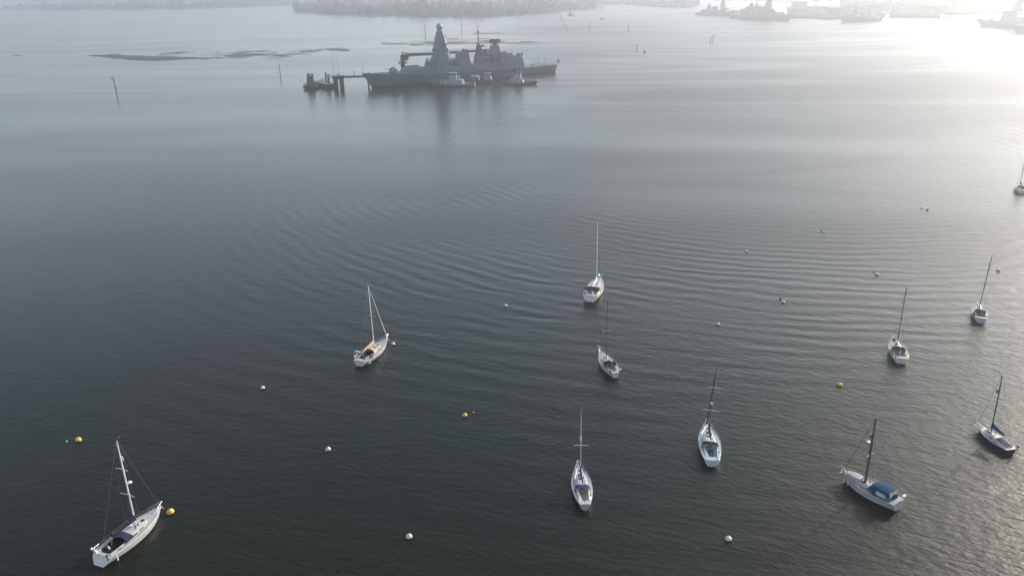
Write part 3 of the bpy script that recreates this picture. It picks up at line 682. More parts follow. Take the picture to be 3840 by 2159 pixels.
# ------------------------------------------------------------------ warship (local x runs from stern 0 to bow, port is +y)
SHIP_L = 163.0
def warship(label, loc, hd, grp):
    R = thing('warship', label, 'warship', loc, radians(hd), grp)
    def hb(t):   # half breadth at the sheer
        if t < .5: return 9.0+1.4*min(1, t/.22)
        q = (t-.5)/.5; return max(.25, 10.4*(1-q**2.3))
    def hz(t): return 6.3+.9*max(0, (t-.3)/.5)**1.2*(1 if t < .8 else 1)+(3.2*max(0, (t-.62)/.38)**1.15)
    ts = [0, .04, .1, .18, .28, .38, .48, .56, .64, .70, .76, .82, .87, .91, .945, .97, .985, 1.0]
    def ringpt(t, k, s):
        zf = (1.0, .5, .18, 0.0, -.2)[k]; z = hz(t)*zf if zf >= 0 else -2.0
        fl = (1.0, .97-.10*t**4, .93-.24*t**4, .90-.34*t**4, .7)[k]
        x = t*SHIP_L-(1-max(0, zf))*(7.5*t**14)+(1-max(0, zf))*(-.0)*(1-t)**8+zf*1.2*(1-t)**30*-1
        b = hb(t)*fl
        if t > .93: b *= 1-(1-max(0, zf))*(t-.93)*6
        return (x, s*max(.12, b), z)
    rings = [[ringpt(t, k, 1) for k in range(5)]+[ringpt(t, 4-k, -1) for k in range(5)] for t in ts]
    q = MB(); q.loft(rings, closed=False, caps=False); q.f.append(tuple(range(10))); q.f.append(tuple(range(len(q.v)-10, len(q.v))))
    hull = q.build('hull', 'warship_hull', R, ang=30)
    q = MB(); rr = [[(ringpt(t, 0, 1)[0], ringpt(t, 0, 1)[1]-.05, hz(t)+.02), (ringpt(t, 0, 1)[0], -ringpt(t, 0, 1)[1]+.05, hz(t)+.02)] for t in ts]; q.loft(rr, closed=False, caps=False); q.build('weather_deck', 'warship_deck', R, normals=False)
    for s in (1, -1):
        q = MB(); rr = []
        for t in ts:
            a = ringpt(t, 3, s); b = ringpt(t, 2, s); rr.append([(a[0], a[1]+s*.05, 0), (a[0]+(b[0]-a[0])*.75, a[1]+(b[1]-a[1])*.75+s*.05, b[2]*.75)])
        q.loft(rr, closed=False, caps=False); q.build('boot_top', 'boot_top', hull, normals=False)
    def on_side(x, z, s, out=.06):
        t = x/SHIP_L; f = z/hz(t); k = 0 if f > .5 else 1; zz = (1.0, .5, .18)
        a = ringpt(t, k+1, s); b = ringpt(t, k, s); g = (f-zz[k+1])/(zz[k]-zz[k+1])
        return (a[0]+(b[0]-a[0])*g, a[1]+(b[1]-a[1])*g+s*out, z)
    for s in (1, -1):
        # reddish beast-like emblem on each bow: slanting strokes and a body
        q = MB()
        def quad(pts): q.add([on_side(x, z, s) for x, z in pts], [(0, 1, 2, 3)])
        quad([(147.0, 7.6), (145.2, 7.9), (140.4, 3.6), (142.2, 3.2)]); quad([(143.6, 7.7), (142.3, 7.7), (141.0, 4.2), (142.2, 4.0)]); quad([(137.0, 8.2), (135.6, 8.0), (139.4, 3.0), (141.0, 3.4)])
        quad([(146.2, 4.8), (140.5, 5.6), (140.2, 4.4), (145.6, 4.0)]); q.build('bow_emblem', 'emblem_red', hull, normals=False)
        q = MB(); q.add([on_side(x, z, s) for x, z in ((4.2, 5.0), (5.6, 5.3), (5.2, 2.8), (4.0, 2.6))], [(0, 1, 2, 3)]); q.build('stern_marking', 'warship_dark', hull, normals=False)
        q = MB(); q.tube(on_side(155.6, 8.8, s), on_side(155.2, 6.6, s, .15), .28, .2, 6); q.tube(on_side(156.4, 6.9, s, .2), on_side(154.0, 6.7, s, .2), .25, .25, 6); q.build('anchor', 'warship_dark', hull)
        q = MB()
        q.tube((78, s*9.85, 8.2), (75.6, s*9.75, 9.2), .35, .25, 6); q.build('side_fitting', 'warship_dark', R)
    # long sloping superstructure flush with the sides
    q = MB()
    q.hexa([(29.5, -9.7, 6.2), (108, -9.6, 7.2), (108, 9.6, 7.2), (29.5, 9.7, 6.2)], [(30.5, -8.7, 11.2), (106.5, -8.5, 11.7), (106.5, 8.5, 11.7), (30.5, 8.7, 11.2)]); q.hexa([(107.9, -9.6, 7.2), (116.5, -6.2, 7.6), (116.5, 6.2, 7.6), (107.9, 9.6, 7.2)], [(106.4, -8.5, 11.7), (113, -5.0, 11.7), (113, 5.0, 11.7), (106.4, 8.5, 11.7)]); sup = q.build('superstructure', 'warship_grey', R)
    for s in (1, -1):
        q = MB(); q.hexa([(47.5, s*9.1, 8.6), (55, s*9.1, 8.6), (55, s*9.32, 8.6), (47.5, s*9.32, 8.6)], [(47.5, s*8.4, 11.0), (55, s*8.4, 11.0), (55, s*8.86, 11.0), (47.5, s*8.86, 11.0)]); q.build('boat_bay', 'warship_dark', sup)
        for x in (62, 84, 95, 103):
            q = MB(); q.hexa([(x, s*9.2, 8.0), (x+1, s*9.2, 8.0), (x+1, s*9.47, 8.0), (x, s*9.47, 8.0)], [(x, s*8.8, 10.0), (x+1, s*8.8, 10.0), (x+1, s*9.08, 10.0), (x, s*9.08, 10.0)]); q.build('side_door', 'warship_dark', sup)
        q = MB(); q.path([(32, s*8.6, 12.2), (106, s*8.4, 12.7)], .05, 4)
        for i in range(25): q.tube((32+3*i, s*8.6, 11.2), (32+3*i, s*8.6, 12.3), .05, .05, 4)
        q.build('guard_rail', 'warship_deck', sup)
    # missile silo deckhouse and gun
    q = MB(); q.blk(113, 131, 8.2, 12.0, 6.0, 5.2, fx=1.4); silo = q.build('silo_deckhouse', 'warship_grey', R)
    q = MB(); q.blk(115.5, 128, 12.0, 12.35, 4.4, 4.2)
    for i in range(8):
        for j in (-1, 1): q.box((116.6+1.45*i, j*2.1, 12.34), (1.2, 3.6, .12))
    q.build('silo_hatches', 'warship_deck', silo)
    q = MB(); q.blk(115.5, 128, 12.3, 13.2, .5, .4, fx=2.0, ax=.3, cy=-4.6); q.build('silo_bulwark', 'warship_dark', silo)
    G = 138.2
    q = MB(); q.tube((G, 0, 9.2), (G, 0, 10.0), 2.7, 2.7, 18); base = q.build('gun_base', 'warship_grey', R)
    q = MB(); rings = []
    for z, a, b, w_ in ((9.9, 2.7, -2.7, 2.0), (11.2, 2.9, -2.9, 2.2), (12.8, 2.2, -2.5, 1.9), (13.7, .9, -1.9, 1.2)):
        rings.append([(G+a, -w_*.55, z), (G+a, w_*.55, z), (G+a*.5, w_, z), (G+b*.8, w_, z), (G+b, w_*.7, z), (G+b, -w_*.7, z), (G+b*.8, -w_, z), (G+a*.5, -w_, z)])
    q.loft(rings); gun = q.build('gun_turret', 'dome_grey', R)
    q = MB(); q.tube((G+2.2, 0, 12.2), (G+4, 0, 12.3), .32, .25, 8); q.tube((G+4, 0, 12.3), (G+8.6, 0, 12.6), .17, .13, 8); q.build('gun_barrel', 'warship_dark', gun)
    q = MB(); q.hexa([(142, -6, 8.6), (149, -3.4, 8.9), (149, 3.4, 8.9), (142, 6, 8.6)], [(142.2, -5.8, 10.1), (148.5, -3.2, 9.3), (148.5, 3.2, 9.3), (142.2, 5.8, 10.1)]); q.build('breakwater', 'warship_grey', R)
    q = MB(); q.tube((161.2, 0, 10.3), (161.6, 0, 18.5), .12, .07, 6); q.build('jackstaff', 'warship_dark', R)
    q = MB(); q.tube((158, 1, 10), (158, 1, 12), .3, .3, 8); q.build('bow_fitting', 'warship_dark', R)
    for x in (152, 126, 12, 8):
        for s in (1, -1):
            q = MB(); zz = hz(x/SHIP_L); y = s*(hb(x/SHIP_L)*.7); q.tube((x, y, zz), (x, y, zz+.8), .28, .34, 8); q.build('bollard', 'warship_dark', R)
    # bridge
    q = MB(); q.blk(92, 111.0, 11.4, 15.2, 7.6, 7.0, fx=1.2, ax=.8, w0f=5.0, w1f=4.4); br = q.build('bridge', 'warship_grey', R)
    q = MB(); q.blk(93, 110.3, 15.15, 15.5, 7.2, 7.2, w0f=4.8, w1f=4.8); q.build('bridge_roof', 'warship_deck', br)
    def win(xa, ya, xb, yb, z0, z1, n):
        for i in range(n):
            f0, f1 = (i+.12)/n, (i+.88)/n; q = MB()
            p = [(xa+(xb-xa)*f, ya+(yb-ya)*f) for f in (f0, f1)]
            q.hexa([(p[0][0]-.1, p[0][1], z0), (p[1][0]-.1, p[1][1], z0), (p[1][0]+.06, p[1][1]*1.004, z0), (p[0][0]+.06, p[0][1]*1.004, z0)], [(p[0][0]-.36, p[0][1]*.97, z1), (p[1][0]-.36, p[1][1]*.97, z1), (p[1][0]-.2, p[1][1]*.975, z1), (p[0][0]-.2, p[0][1]*.975, z1)]); q.build('bridge_window', 'warship_dark', br)
    win(110.45, -4.5, 110.45, 4.5, 13.3, 14.6, 6)
    for s in (1, -1):
        for i in range(5):
            x = 101.0+1.9*i; q = MB(); y0 = 7.6-(x-92)/19*2.6; q.hexa([(x, s*(y0-.5), 13.3), (x+1.4, s*(y0-.6), 13.3), (x+1.4, s*(y0-.28), 13.3), (x, s*(y0-.16), 13.3)], [(x, s*(y0-.8), 14.6), (x+1.4, s*(y0-.9), 14.6), (x+1.4, s*(y0-.53), 14.6), (x, s*(y0-.41), 14.6)]); q.build('bridge_window', 'warship_dark', br)
        q = MB(); q.box((104.5, s*7.4, 12.6), (4.5, 2.6, 1.3)); q.build('bridge_wing', 'warship_grey', br)
        q = MB(); q.box((108.6, s*3.4, 15.5), (1.4, 1.4, 1.2), top=.7); q.ball((108.6, s*3.4, 17.2), .75, .75, .8, 10, 6); q.build('gun_director', 'dome_grey', br)
        q = MB(); q.tube((105.5, s*4.6, 15.5), (105.5, s*4.6, 17.6), .5, .4, 8); q.build('searchlight', 'warship_dark', br)
        q = MB(); q.path([(95, s*6.9, 16.4), (109.4, s*4.8, 16.4)], .05, 4)
        for i in range(7): q.tube((95+2.4*i, s*(6.9-.35*i), 15.5), (95+2.4*i, s*(6.9-.35*i), 16.4), .05, .05, 4)
        q.build('roof_rail', 'warship_deck', br)
    # tall pyramid foremast with globe radome
    def oct_(x0, x1, w_, z, c=.30):
        dx = (x1-x0)*c; dy = 2*w_*c; return [(x0+dx, -w_, z), (x1-dx, -w_, z), (x1, -w_+dy, z), (x1, w_-dy, z), (x1-dx, w_, z), (x0+dx, w_, z), (x0, w_-dy, z), (x0, -w_+dy, z)]
    q = MB(); q.loft([oct_(91.4, 105.8, 6.4, 14.5, .22), oct_(92.7, 104.5, 5.4, 20.5, .22), oct_(94.7, 102.4, 3.4, 31.5, .22), oct_(96.3, 100.8, 2.2, 37.0, .22)]); fm = q.build('foremast', 'warship_grey', R, ang=20)
    q = MB(); q.tube((98.5, 0, 37.0), (98.5, 0, 38.0), 1.5, 1.3, 14); q.ball((98.5, 0, 39.9), 2.55, 2.55, 2.75, 22, 14); q.build('radome', 'dome_grey', fm)
    q = MB(); q.loft([oct_(96.0, 101.0, 2.5, 36.6), oct_(96.0, 101.0, 2.5, 37.0)]); q.build('mast_platform', 'warship_deck', fm)
    for s in (1, -1):
        q = MB(); q.box((95.2, s*4.0, 21.5), (2.6, 2.6, .5)); q.ball((95.2, s*4.2, 23.7), 1.55, 1.55, 1.75, 14, 8); q.build('satellite_dome', 'dome_grey', fm)
        q = MB(); q.tube((99, s*3, 23.6), (99, s*12.5, 23.9), .14, .10, 6); q.tube((99, s*11.8, 23.9), (99, s*11.8, 22.6), .10, .10, 5); q.tube((99, s*8.6, 23.8), (99, s*8.6, 24.9), .10, .10, 5); q.build('yard', 'warship_dark', fm)
        q = MB(); q.box((98, s*4.05, 26.0), (1.6, .8, 1.2)); q.build('mast_sensor', 'warship_dark', fm)
    q = MB(); q.tube((104.0, 2, 23.2), (112.5, 3, 23.6), .14, .1, 6); q.tube((112.0, 3, 23.6), (112.0, 3, 22.4), .12, .12, 5); q.build('fore_boom', 'warship_dark', fm)
    q = MB(); q.tube((93.5, 2, 23.3), (85.5, 3, 23.4), .14, .1, 6); q.build('aft_boom', 'warship_dark', fm)
    q = MB(); q.box((103.8, 0, 23.0), (2.2, 3.0, 1.6)); q.build('navigation_radar', 'warship_dark', fm)
    q = MB(); q.box((94.6, 0, 32.0), (1.2, 1.4, 2.2)); q.build('mast_sensor', 'warship_dark', fm)
    for z in (18.4, 28.2):
        q = MB(); q.loft([oct_(91.3+(z-15)*.2, 105.9-(z-15)*.2, 6.5-(z-15)*.18, z, .22), oct_(91.3+(z-15)*.2, 105.9-(z-15)*.2, 6.5-(z-15)*.18, z+.25, .22)]); q.build('mast_walkway', 'warship_deck', fm)
    # uptake block behind the mast
    q = MB(); q.blk(82, 93, 11.3, 16.2, 5.4, 4.6, ax=.3); q.build('midship_house', 'warship_grey', R)
    q = MB(); q.blk(75.6, 84.6, 11.2, 20.7, 5.4, 4.1, fx=.7, ax=1.2); fn = q.build('funnel', 'warship_grey', R)
    q = MB(); q.blk(77.2, 83.6, 20.65, 21.0, 3.9, 3.7); q.build('funnel_top', 'warship_dark', fn)
    for s in (1, -1):
        q = MB(); q.hexa([(77.5, s*4.4, 15.2), (80.5, s*4.4, 15.2), (80.5, s*4.92, 15.2), (77.5, s*4.92, 15.2)], [(77.5, s*4.0, 18.6), (80.5, s*4.0, 18.6), (80.5, s*4.46, 18.6), (77.5, s*4.46, 18.6)]); q.build('intake_grille', 'warship_deck', fn)
        q = MB(); q.ball((78.0, s*2.6, 21.9), 1.15, 1.15, 1.25, 12, 8); q.build('satellite_dome', 'warship_dark', fn)
        q = MB(); q.box((89, s*6.0, 11.6), (4, 1.6, 3.2), top=.8); q.build('life_raft_rack', 'warship_dark', R)
    # dark uptake tower carrying the pole mast
    q = MB(); q.blk(63.4, 69.2, 11.2, 17.2, 3.4, 2.8, fx=.5, ax=.2); pl = q.build('mast_plinth', 'warship_grey', R)
    q = MB(); q.blk(63.6, 68.4, 17.2, 25.2, 2.3, 1.3, fx=1.3, ax=.8); tw = q.build('uptake_tower', 'warship_rust', R)
    q = MB(); q.box((65.8, 0, 25.1), (2.2, 2.0, .9), top=.5); q.tube((65.9, 0, 25.2), (65.9, 0, 35), .55, .34, 8); q.tube((65.9, 0, 35), (65.9, 0, 42.4), .22, .10, 6); q.tube((65.9, 0, 34.4), (65.9, 0, 36.0), .75, .55, 8)
    q.build('pole_mast', 'warship_dark', tw)
    q = MB(); q.box((63.0, 1.6, 23.6), (1.6, 1.2, 1.6)); q.build('mast_sensor', 'warship_dark', tw)
    # aft radar tower
    q = MB(); q.blk(52.5, 60.6, 11.2, 15.6, 5.6, 5.0, fx=.4); q.build('aft_house', 'warship_grey', R)
    q = MB(); q.loft([oct_(46, 58.6, 5.6, 11.2, .14), oct_(46.6, 57.4, 5.0, 16.0, .14), oct_(48.2, 54.2, 2.7, 24.3, .14)]); at_ = q.build('aft_radar_tower', 'warship_grey', R, ang=20)
    q = MB(); q.box((51.2, 0, 24.3), (3.2, 2.8, 1.5), top=.8); q.build('radar_pedestal', 'warship_dark', at_)
    q = MB(); a = radians(-36); q.box((51.8, 0, 25.7), (8.4, 1.2, 3.2), rz=a, sh=-.7); q.build('volume_search_radar', 'warship_dark', at_)
    for s in (1, -1):
        q = MB(); q.box((58.5, s*5.2, 16.0), (2.4, 2.4, 1.6), top=.7); q.ball((58.5, s*5.2, 18.2), .9, .9, 1, 10, 6); q.tube((59, s*5.2, 18.1), (61, s*5.2, 18.6), .16, .12, 6); q.build('close_in_gun', 'warship_dark', R)
        q = MB(); q.hexa([(51.5, s*5.0, 11.4), (57.5, s*5.0, 11.4), (57.5, s*7.0, 11.4), (51.5, s*7.0, 11.4)], [(51.9, s*4.6, 15.2), (57, s*4.6, 15.2), (57, s*6.0, 15.2), (51.9, s*6.0, 15.2)]); q.build('boat_davit', 'warship_dark', R)
        q = MB(); q.tube((56.8, s*7.2, 11.2), (57.4, s*6.9, 17.2), .2, .14, 6); q.build('davit_arm', 'warship_dark', R)
    # hangar
    q = MB(); q.blk(43.8, 51, 11.1, 19.4, 7.6, 6.2, fx=1.5, ax=.5); q.build('hangar_upper', 'warship_grey', R)
    q = MB(); q.blk(30.2, 44.2, 11.1, 15.4, 8.65, 8.0, fx=.1, ax=1.5); hg = q.build('hangar', 'warship_grey', R)
    q = MB(); q.hexa([(29.3, -5, 6.4), (29.3, 5, 6.4), (30.2, 5, 6.4), (30.2, -5, 6.4)], [(30.8, -5, 13.2), (30.8, 5, 13.2), (31.8, 5, 13.2), (31.8, -5, 13.2)]); q.build('hangar_door', 'warship_deck', hg)
    q = MB(); q.box((37.5, 0, 15.4), (9, 13, .25)); q.build('hangar_roof', 'warship_rust', hg)
    for s in (1, -1):
        q = MB(); q.tube((41.8, s*4.6, 15.4), (41.8, s*4.6, 16.6), 1.1, 1.1, 10); q.ball((41.8, s*4.6, 17.0), 1.1, 1.1, 1.1, 10, 6); q.build('satellite_dome', 'warship_dark', hg)
        q = MB(); q.box((33, s*6.4, 15.4), (1.6, 1.8, 1.6), top=.6); q.build('roof_sensor', 'warship_dark', hg)
        q = MB(); q.tube((39.5, s*6.5, 15.4), (38.9, s*6.7, 22.6), .07, .05, 5); q.build('whip_aerial', 'warship_dark', hg)
    rs = random.Random(5)
    for k in range(46):
        s = rs.choice((1, 1, -1)); x = rs.choice((rs.uniform(52, 64), rs.uniform(84, 94), rs.uniform(94, 108), rs.uniform(31, 44))); z = 15.5 if x < 45 else 11.5
        y = s*rs.uniform(5.2, 8.0); h = rs.uniform(.7, 2.4); q = MB(); q.box((x, y, z), (rs.uniform(.5, 2.0), rs.uniform(.5, 1.6), h), top=rs.uniform(.6, 1)); q.build('deck_fitting', rs.choice(('warship_dark', 'warship_deck', 'dome_grey', 'warship_grey')), R)
    for k in range(16):
        z = rs.uniform(17, 34); f = (z-15)/22; s = 1; x = 98.5+rs.uniform(-1, 1)*(6-4*f); y = (6.2-4.0*f)+.1; q = MB(); q.box((x, s*y, z), (rs.uniform(.5, 1.3), .8, rs.uniform(.5, 1.5))); q.build('mast_sensor', rs.choice(('warship_dark', 'warship_deck')), fm)
    # flight deck, its netting and flagstaff
    q = MB(); q.hexa([(1.5, -8.6, 6.33), (29.4, -9.3, 6.24), (29.4, 9.3, 6.24), (1.5, 8.6, 6.33)], [(1.5, -8.6, 6.37), (29.4, -9.3, 6.28), (29.4, 9.3, 6.28), (1.5, 8.6, 6.37)]); fd = q.build('flight_deck', 'warship_deck', R)
    q = MB(); rr = []
    for k in range(33):
        a = 2*pi*k/32; rr.append([(13+4.6*cos(a), 4.6*sin(a), 6.42), (13+5.0*cos(a), 5.0*sin(a), 6.42)])
    q.loft(rr, closed=False, caps=False); q.build('landing_circle', 'dome_grey', fd, normals=False)
    for s in (1, -1):
        q = MB(); q.path([(1, s*8.9, 7.3), (27, s*9.9, 7.2)], .05, 4)
        for i in range(18): q.tube((1+1.5*i, s*(8.8+.06*i), 6.3), (1+1.5*i, s*(8.9+.06*i), 7.3), .05, .05, 4)
        q.build('deck_net', 'dome_grey', fd)
    q = MB(); q.path([(.3, -8.4, 7.3), (.3, 8.4, 7.3)], .05, 4)
    for i in range(12): q.tube((.3, -8.4+1.5*i, 6.3), (.3, -8.4+1.5*i, 7.3), .05, .05, 4)
    q.build('stern_rail', 'dome_grey', fd)
    q = MB(); q.tube((4.0, 0, 6.3), (4.4, 0, 13.5), .12, .08, 6); q.build('flagstaff', 'warship_dark', R)
    for x, s in ((19.5, 1), (15.5, 1)):
        q = MB(); q.tube((x, s*7.5, 6.3), (x, s*7.5, 16.5), .11, .06, 6); q.build('whip_aerial', 'warship_dark', fd)
    q = MB(); q.box((19.0, 3.0, 6.3), (1.6, 1.2, 1.1), top=.8); q.build('deck_tractor', 'warship_dark', fd)
    return R
WS = warship('grey naval destroyer with globe-topped pyramid mast moored at the jetty among tugs', (36, 667, 0), 209.5, 'warships')
ship_u = (cos(radians(209.5)), sin(radians(209.5))); ship_p = (-ship_u[1], ship_u[0])
def ship_xy(s, p): return (36+ship_u[0]*s+ship_p[0]*p, 667+ship_u[1]*s+ship_p[1]*p)
# ------------------------------------------------------------------ tugs and work boats
def tug(label, stern, bow, B, mats, house=(.30, .62), wh=(.40, .56), zw=7.5, mast=14.0, sheer=(2.6, 1.6, 3.6), funnels=True, name='tug_boat', tyres=True, simple=False, glare=None):
    hullm, trim, housem = mats; L = hypot(bow[0]-stern[0], bow[1]-stern[1]); hd = atan2(bow[1]-stern[1], bow[0]-stern[0])
    R = thing(name, label, 'tug boat' if name == 'tug_boat' else 'work boat', (stern[0], stern[1], 0), hd, 'tugs and work boats')
    ts = [0, .03, .09, .2, .35, .5, .65, .78, .87, .93, .97, 1]
    def hb(t): return B/2*((.72+.28*min(1, t/.12)**.6) if t < .6 else max(.08, 1-((t-.6)/.4)**2.6))
    def hz(t): return sheer[1]+(sheer[0]-sheer[1])*max(0, 1-t/.3)**2+(sheer[2]-sheer[1])*max(0, (t-.4)/.6)**1.7
    def pt(t, k, s):
        zf = (1, .55, .2, 0, -.2)[k]; fl = (1, .97, .92, .86, .6)[k]
        return (t*L-(1-max(0, zf))*.07*L*t**6, s*max(.1, hb(t)*fl*(1-(1-max(0, zf))*.5*t**8)), hz(t)*zf if zf >= 0 else -1.0)
    q = MB(); q.loft([[pt(t, k, 1) for k in range(5)]+[pt(t, 4-k, -1) for k in range(5)] for t in ts], closed=False, caps=False); q.f.append(tuple(range(10))); q.f.append(tuple(range(len(q.v)-10, len(q.v)))); hu = q.build('hull', hullm, R, ang=40)
    q = MB(); q.loft([[(pt(t, 0, 1)[0], hb(t)-.15, hz(t)-.75), (pt(t, 0, 1)[0], -hb(t)+.15, hz(t)-.75)] for t in ts], closed=False, caps=False); 
    q2 = MB(); q2.loft([[(pt(t, 0, 1)[0]*.998, max(.05, hb(t)-.12), hz(t)-.75), (pt(t, 0, 1)[0]*.998, max(.05, hb(t)-.12), hz(t)+.02), (pt(t, 0, 1)[0]*.998, hb(t), hz(t)+.02)] for t in ts], closed=False, caps=False)
    q.build('working_deck', 'tug_deck', R, normals=False)
    for s in (1, -1):
        q = MB(); q.path([(pt(t, 0, s)[0], s*(hb(t)+.05), hz(t)) for t in ts], .17, 6); q.build('bulwark_rail', trim, hu)
        q = MB(); q.path([(pt(t, 1, s)[0], s*(hb(t)*.975+.1), hz(t)*.55) for t in ts[1:-1]], .14, 6); q.build('rubbing_strake', trim, hu)
        if tyres:
            for k in range(7):
                t = .14+.11*k; q = MB(); p = pt(t, 1, s); q.tube((p[0], p[1]+s*.05, p[2]-.1), (p[0], p[1]+s*.42, p[2]-.1), .5, .45, 10); q.build('tyre_fender', 'black_rubber', hu)
    x0, x1 = house[0]*L, house[1]*L; zd = hz(.45)-.75; w_ = B*.30
    q = MB(); q.blk(x0, x1, zd, zd+2.9, w_, w_*.95, fx=.8, ax=.2, w0f=w_*.8, w1f=w_*.76); ho = q.build('deckhouse', housem, R)
    q = MB(); q.blk(x0-.3, x1-.2, zd+2.9, zd+3.1, w_*1.08, w_*1.08, w0f=w_*.85, w1f=w_*.85); q.build('boat_deck', 'tug_deck' if not simple else housem, ho)
    for s in (1, -1):
        for k in range(4):
            x = x0+(x1-x0)*(.22+.18*k); q = MB(); q.tube((x, s*w_*.93, zd+1.8), (x, s*(w_*1.0+.03), zd+1.8), .32, .32, 10); q.build('porthole', 'dark_glass', ho)
    a0, a1 = wh[0]*L, wh[1]*L; zb = zd+3.1; hw = w_*.72
    q = MB(); q.blk(a0, a1, zb, zb+1.2, hw, hw, w0f=hw*.85, w1f=hw*.85); q.blk(a0+.02, a1-.02, zw-.35, zw, hw*1.12, hw*1.1, w0f=hw, w1f=hw*.95); wo = q.build('wheelhouse', housem, R) if False else MB()
    q = MB(); q.blk(a0, a1, zb, zw-1.55, hw, hw, w0f=hw*.85, w1f=hw*.85); wo = q.build('wheelhouse', housem, R)
    q = MB(); q.blk(a0+.15, a1-.15, zw-1.56, zw-.3, hw*.97, hw*1.03, w0f=hw*.82, w1f=hw*.88, fx=-.25, ax=-.1); q.build('wheelhouse_glazing', 'dark_glass', wo)
    q = MB(); q.blk(a0-.3, a1+.4, zw-.31, zw, hw*1.15, hw*1.1, w0f=hw, w1f=hw*.95); q.build('wheelhouse_roof', housem, wo)
    for s in (1, -1):
        for k in range(4):
            x = a0+(a1-a0)*(.08+.28*k); q = MB(); q.tube((x, s*hw*(1.02-.05*k), zw-1.56), (x-.02, s*hw*(1.07-.05*k), zw-.3), .10, .10, 4); q.build('window_post', housem, wo)
    q = MB(); xm = (a0+a1)/2-.3; q.tube((xm, 0, zw), (xm, 0, mast), .22, .08, 6); q.tube((xm, -1.2, zw+(mast-zw)*.45), (xm, 1.2, zw+(mast-zw)*.45), .07, .07, 5); q.box((xm+.3, 0, zw+(mast-zw)*.3), (.3, 1.6, .2)); q.build('mast', trim if not simple else 'tug_grey', R)
    if funnels:
        for s in (1, -1):
            q = MB(); q.box((a0-1.4, s*w_*.62, zb), (1.5, 1.1, 3.0), top=.8); q.build('funnel', housem, R)
    q = MB(); q.box((L*.80, 0, hz(.8)-.75), (1.6, 2.2, 1.3)); q.tube((L*.80, -1.5, hz(.8)), (L*.80, 1.5, hz(.8)), .55, .55, 10); q.build('tow_winch', 'warship_dark', R)
    q = MB(); q.tube((L*.16, -1.1, zd), (L*.16, -1.1, zd+1.6), .16, .16, 6); q.tube((L*.16, 1.1, zd), (L*.16, 1.1, zd+1.6), .16, .16, 6); q.tube((L*.16, -1.3, zd+1.2), (L*.16, 1.3, zd+1.2), .16, .16, 6); q.build('towing_bitts', trim, R)
    return R
def T(x, y): p = at(1100+x/2.5255, 60+y/2.5255); return (p[0], p[1])
# the white tug's bow is at its left in the view
ta, tb = T(1722, 664), T(1296, 668)
WT = tug('white and black tug with tall wheelhouse lying alongside the destroyer amidships', (ta[0], ta[1]), (tb[0], tb[1]), 9.5, ('tug_black', 'tug_white', 'tug_white'), house=(.33, .70), wh=(.40, .56), zw=9.6, mast=15.8, sheer=(2.3, 1.8, 3.9))
q = MB(); q.blk(9.0, 13.8, 1.2, 4.6, 3.4, 3.3); q.build('winch_house', 'tug_white', WT)
for y in (2.9, 3.5):
    q = MB(); q.ball((8.2-y*.6+1.0, y, 2.6), .45, .45, .95, 10, 8); q.build('white_fender', 'white_plastic', WT)
for x in (22.5, 25.5):
    for s in (1, -1):
        q = MB(); q.tube((x, s*1.8, 2.4), (x+.1, s*1.8, 4.9), .22, .2, 8); q.ball((x+.1, s*1.8, 5.0), .32, .32, .3, 8, 6); q.build('deck_ventilator', 'tug_white', WT)
ta, tb = T(1985, 650), T(2318, 650)
DT = tug('dark tug with pale deckhouse lying off the stern quarter of the destroyer', ta, tb, 8.6, ('tug_black', 'tug_deck', 'tug_white'), house=(.24, .60), wh=(.40, .52), zw=9.0, mast=16.0, sheer=(2.0, 1.6, 2.6))
q = MB(); q.box((26.0, -.4, 2.4), (.5, 1.4, .9)); q.build('bow_fender', 'white_plastic', DT)
q = MB(); q.tube((10.5, 0, 9.0), (10.5, 0, 11.5), 1.0, .9, 10); q.build('fire_monitor', 'warship_dark', DT)
q = MB(); q.tube((13.2, 0, 9.0), (13.2, 0, 11.8), 1.0, .8, 10); q.build('fire_monitor', 'warship_dark', DT)
ta, tb = T(1560, 636), T(1936, 634)
BG = tug('rusty work barge with small white wheelhouse between the white tug and the destroyer', ta, tb, 8.0, ('rust_red', 'tug_deck', 'tug_white'), house=(.66, .86), wh=(.68, .82), zw=7.2, mast=10.5, sheer=(2.4, 2.1, 2.9), funnels=False, name='work_barge')
q = MB(); q.box((13.2, 0, 1.4), (6.5, 4.2, 2.9)); q.build('cargo_house', 'tug_deck', BG)
q = MB(); q.box((13.2, 0, 4.3), (6.0, 4.6, .9), top=.94); q.build('cargo_house_roof', 'grey_canvas', BG)
ta = T(150, 694); 
LT = tug('small black tug seen end-on with lit mast lights, beside the landing pontoon at left', (ta[0]+1.0, ta[1]-1.0), (ta[0]-2.5, ta[1]+25), 10.5, ('tug_black', 'tug_deck', 'tug_deck'), house=(.28, .64), wh=(.34, .50), zw=8.2, mast=11.5, sheer=(2.6, 2.2, 3.6))
LT['label'] = 'black tug seen end-on beside the landing pontoon at the left end of the pier'
q = MB(); q.tube((9, 2.3, 3), (9, 2.3, 7.0), .32, .28, 8); q.build('light_post', 'white_plastic', LT)
q = MB(); q.tube((10.5, -1.6, 8.2), (10.5, -1.6, 10.2), .9, .8, 8); q.tube((10.5, 1.4, 8.2), (10.5, 1.4, 10.6), .9, .7, 8); q.build('exhaust_stack', 'tug_black', LT) if False else q.v.clear()
for y, h in ((-1.6, 10.2), (1.4, 10.6)):
    q = MB(); q.tube((10.5, y, 8.2), (10.5, y, h), .8, .7, 8); q.build('exhaust_stack', 'tug_black', LT)
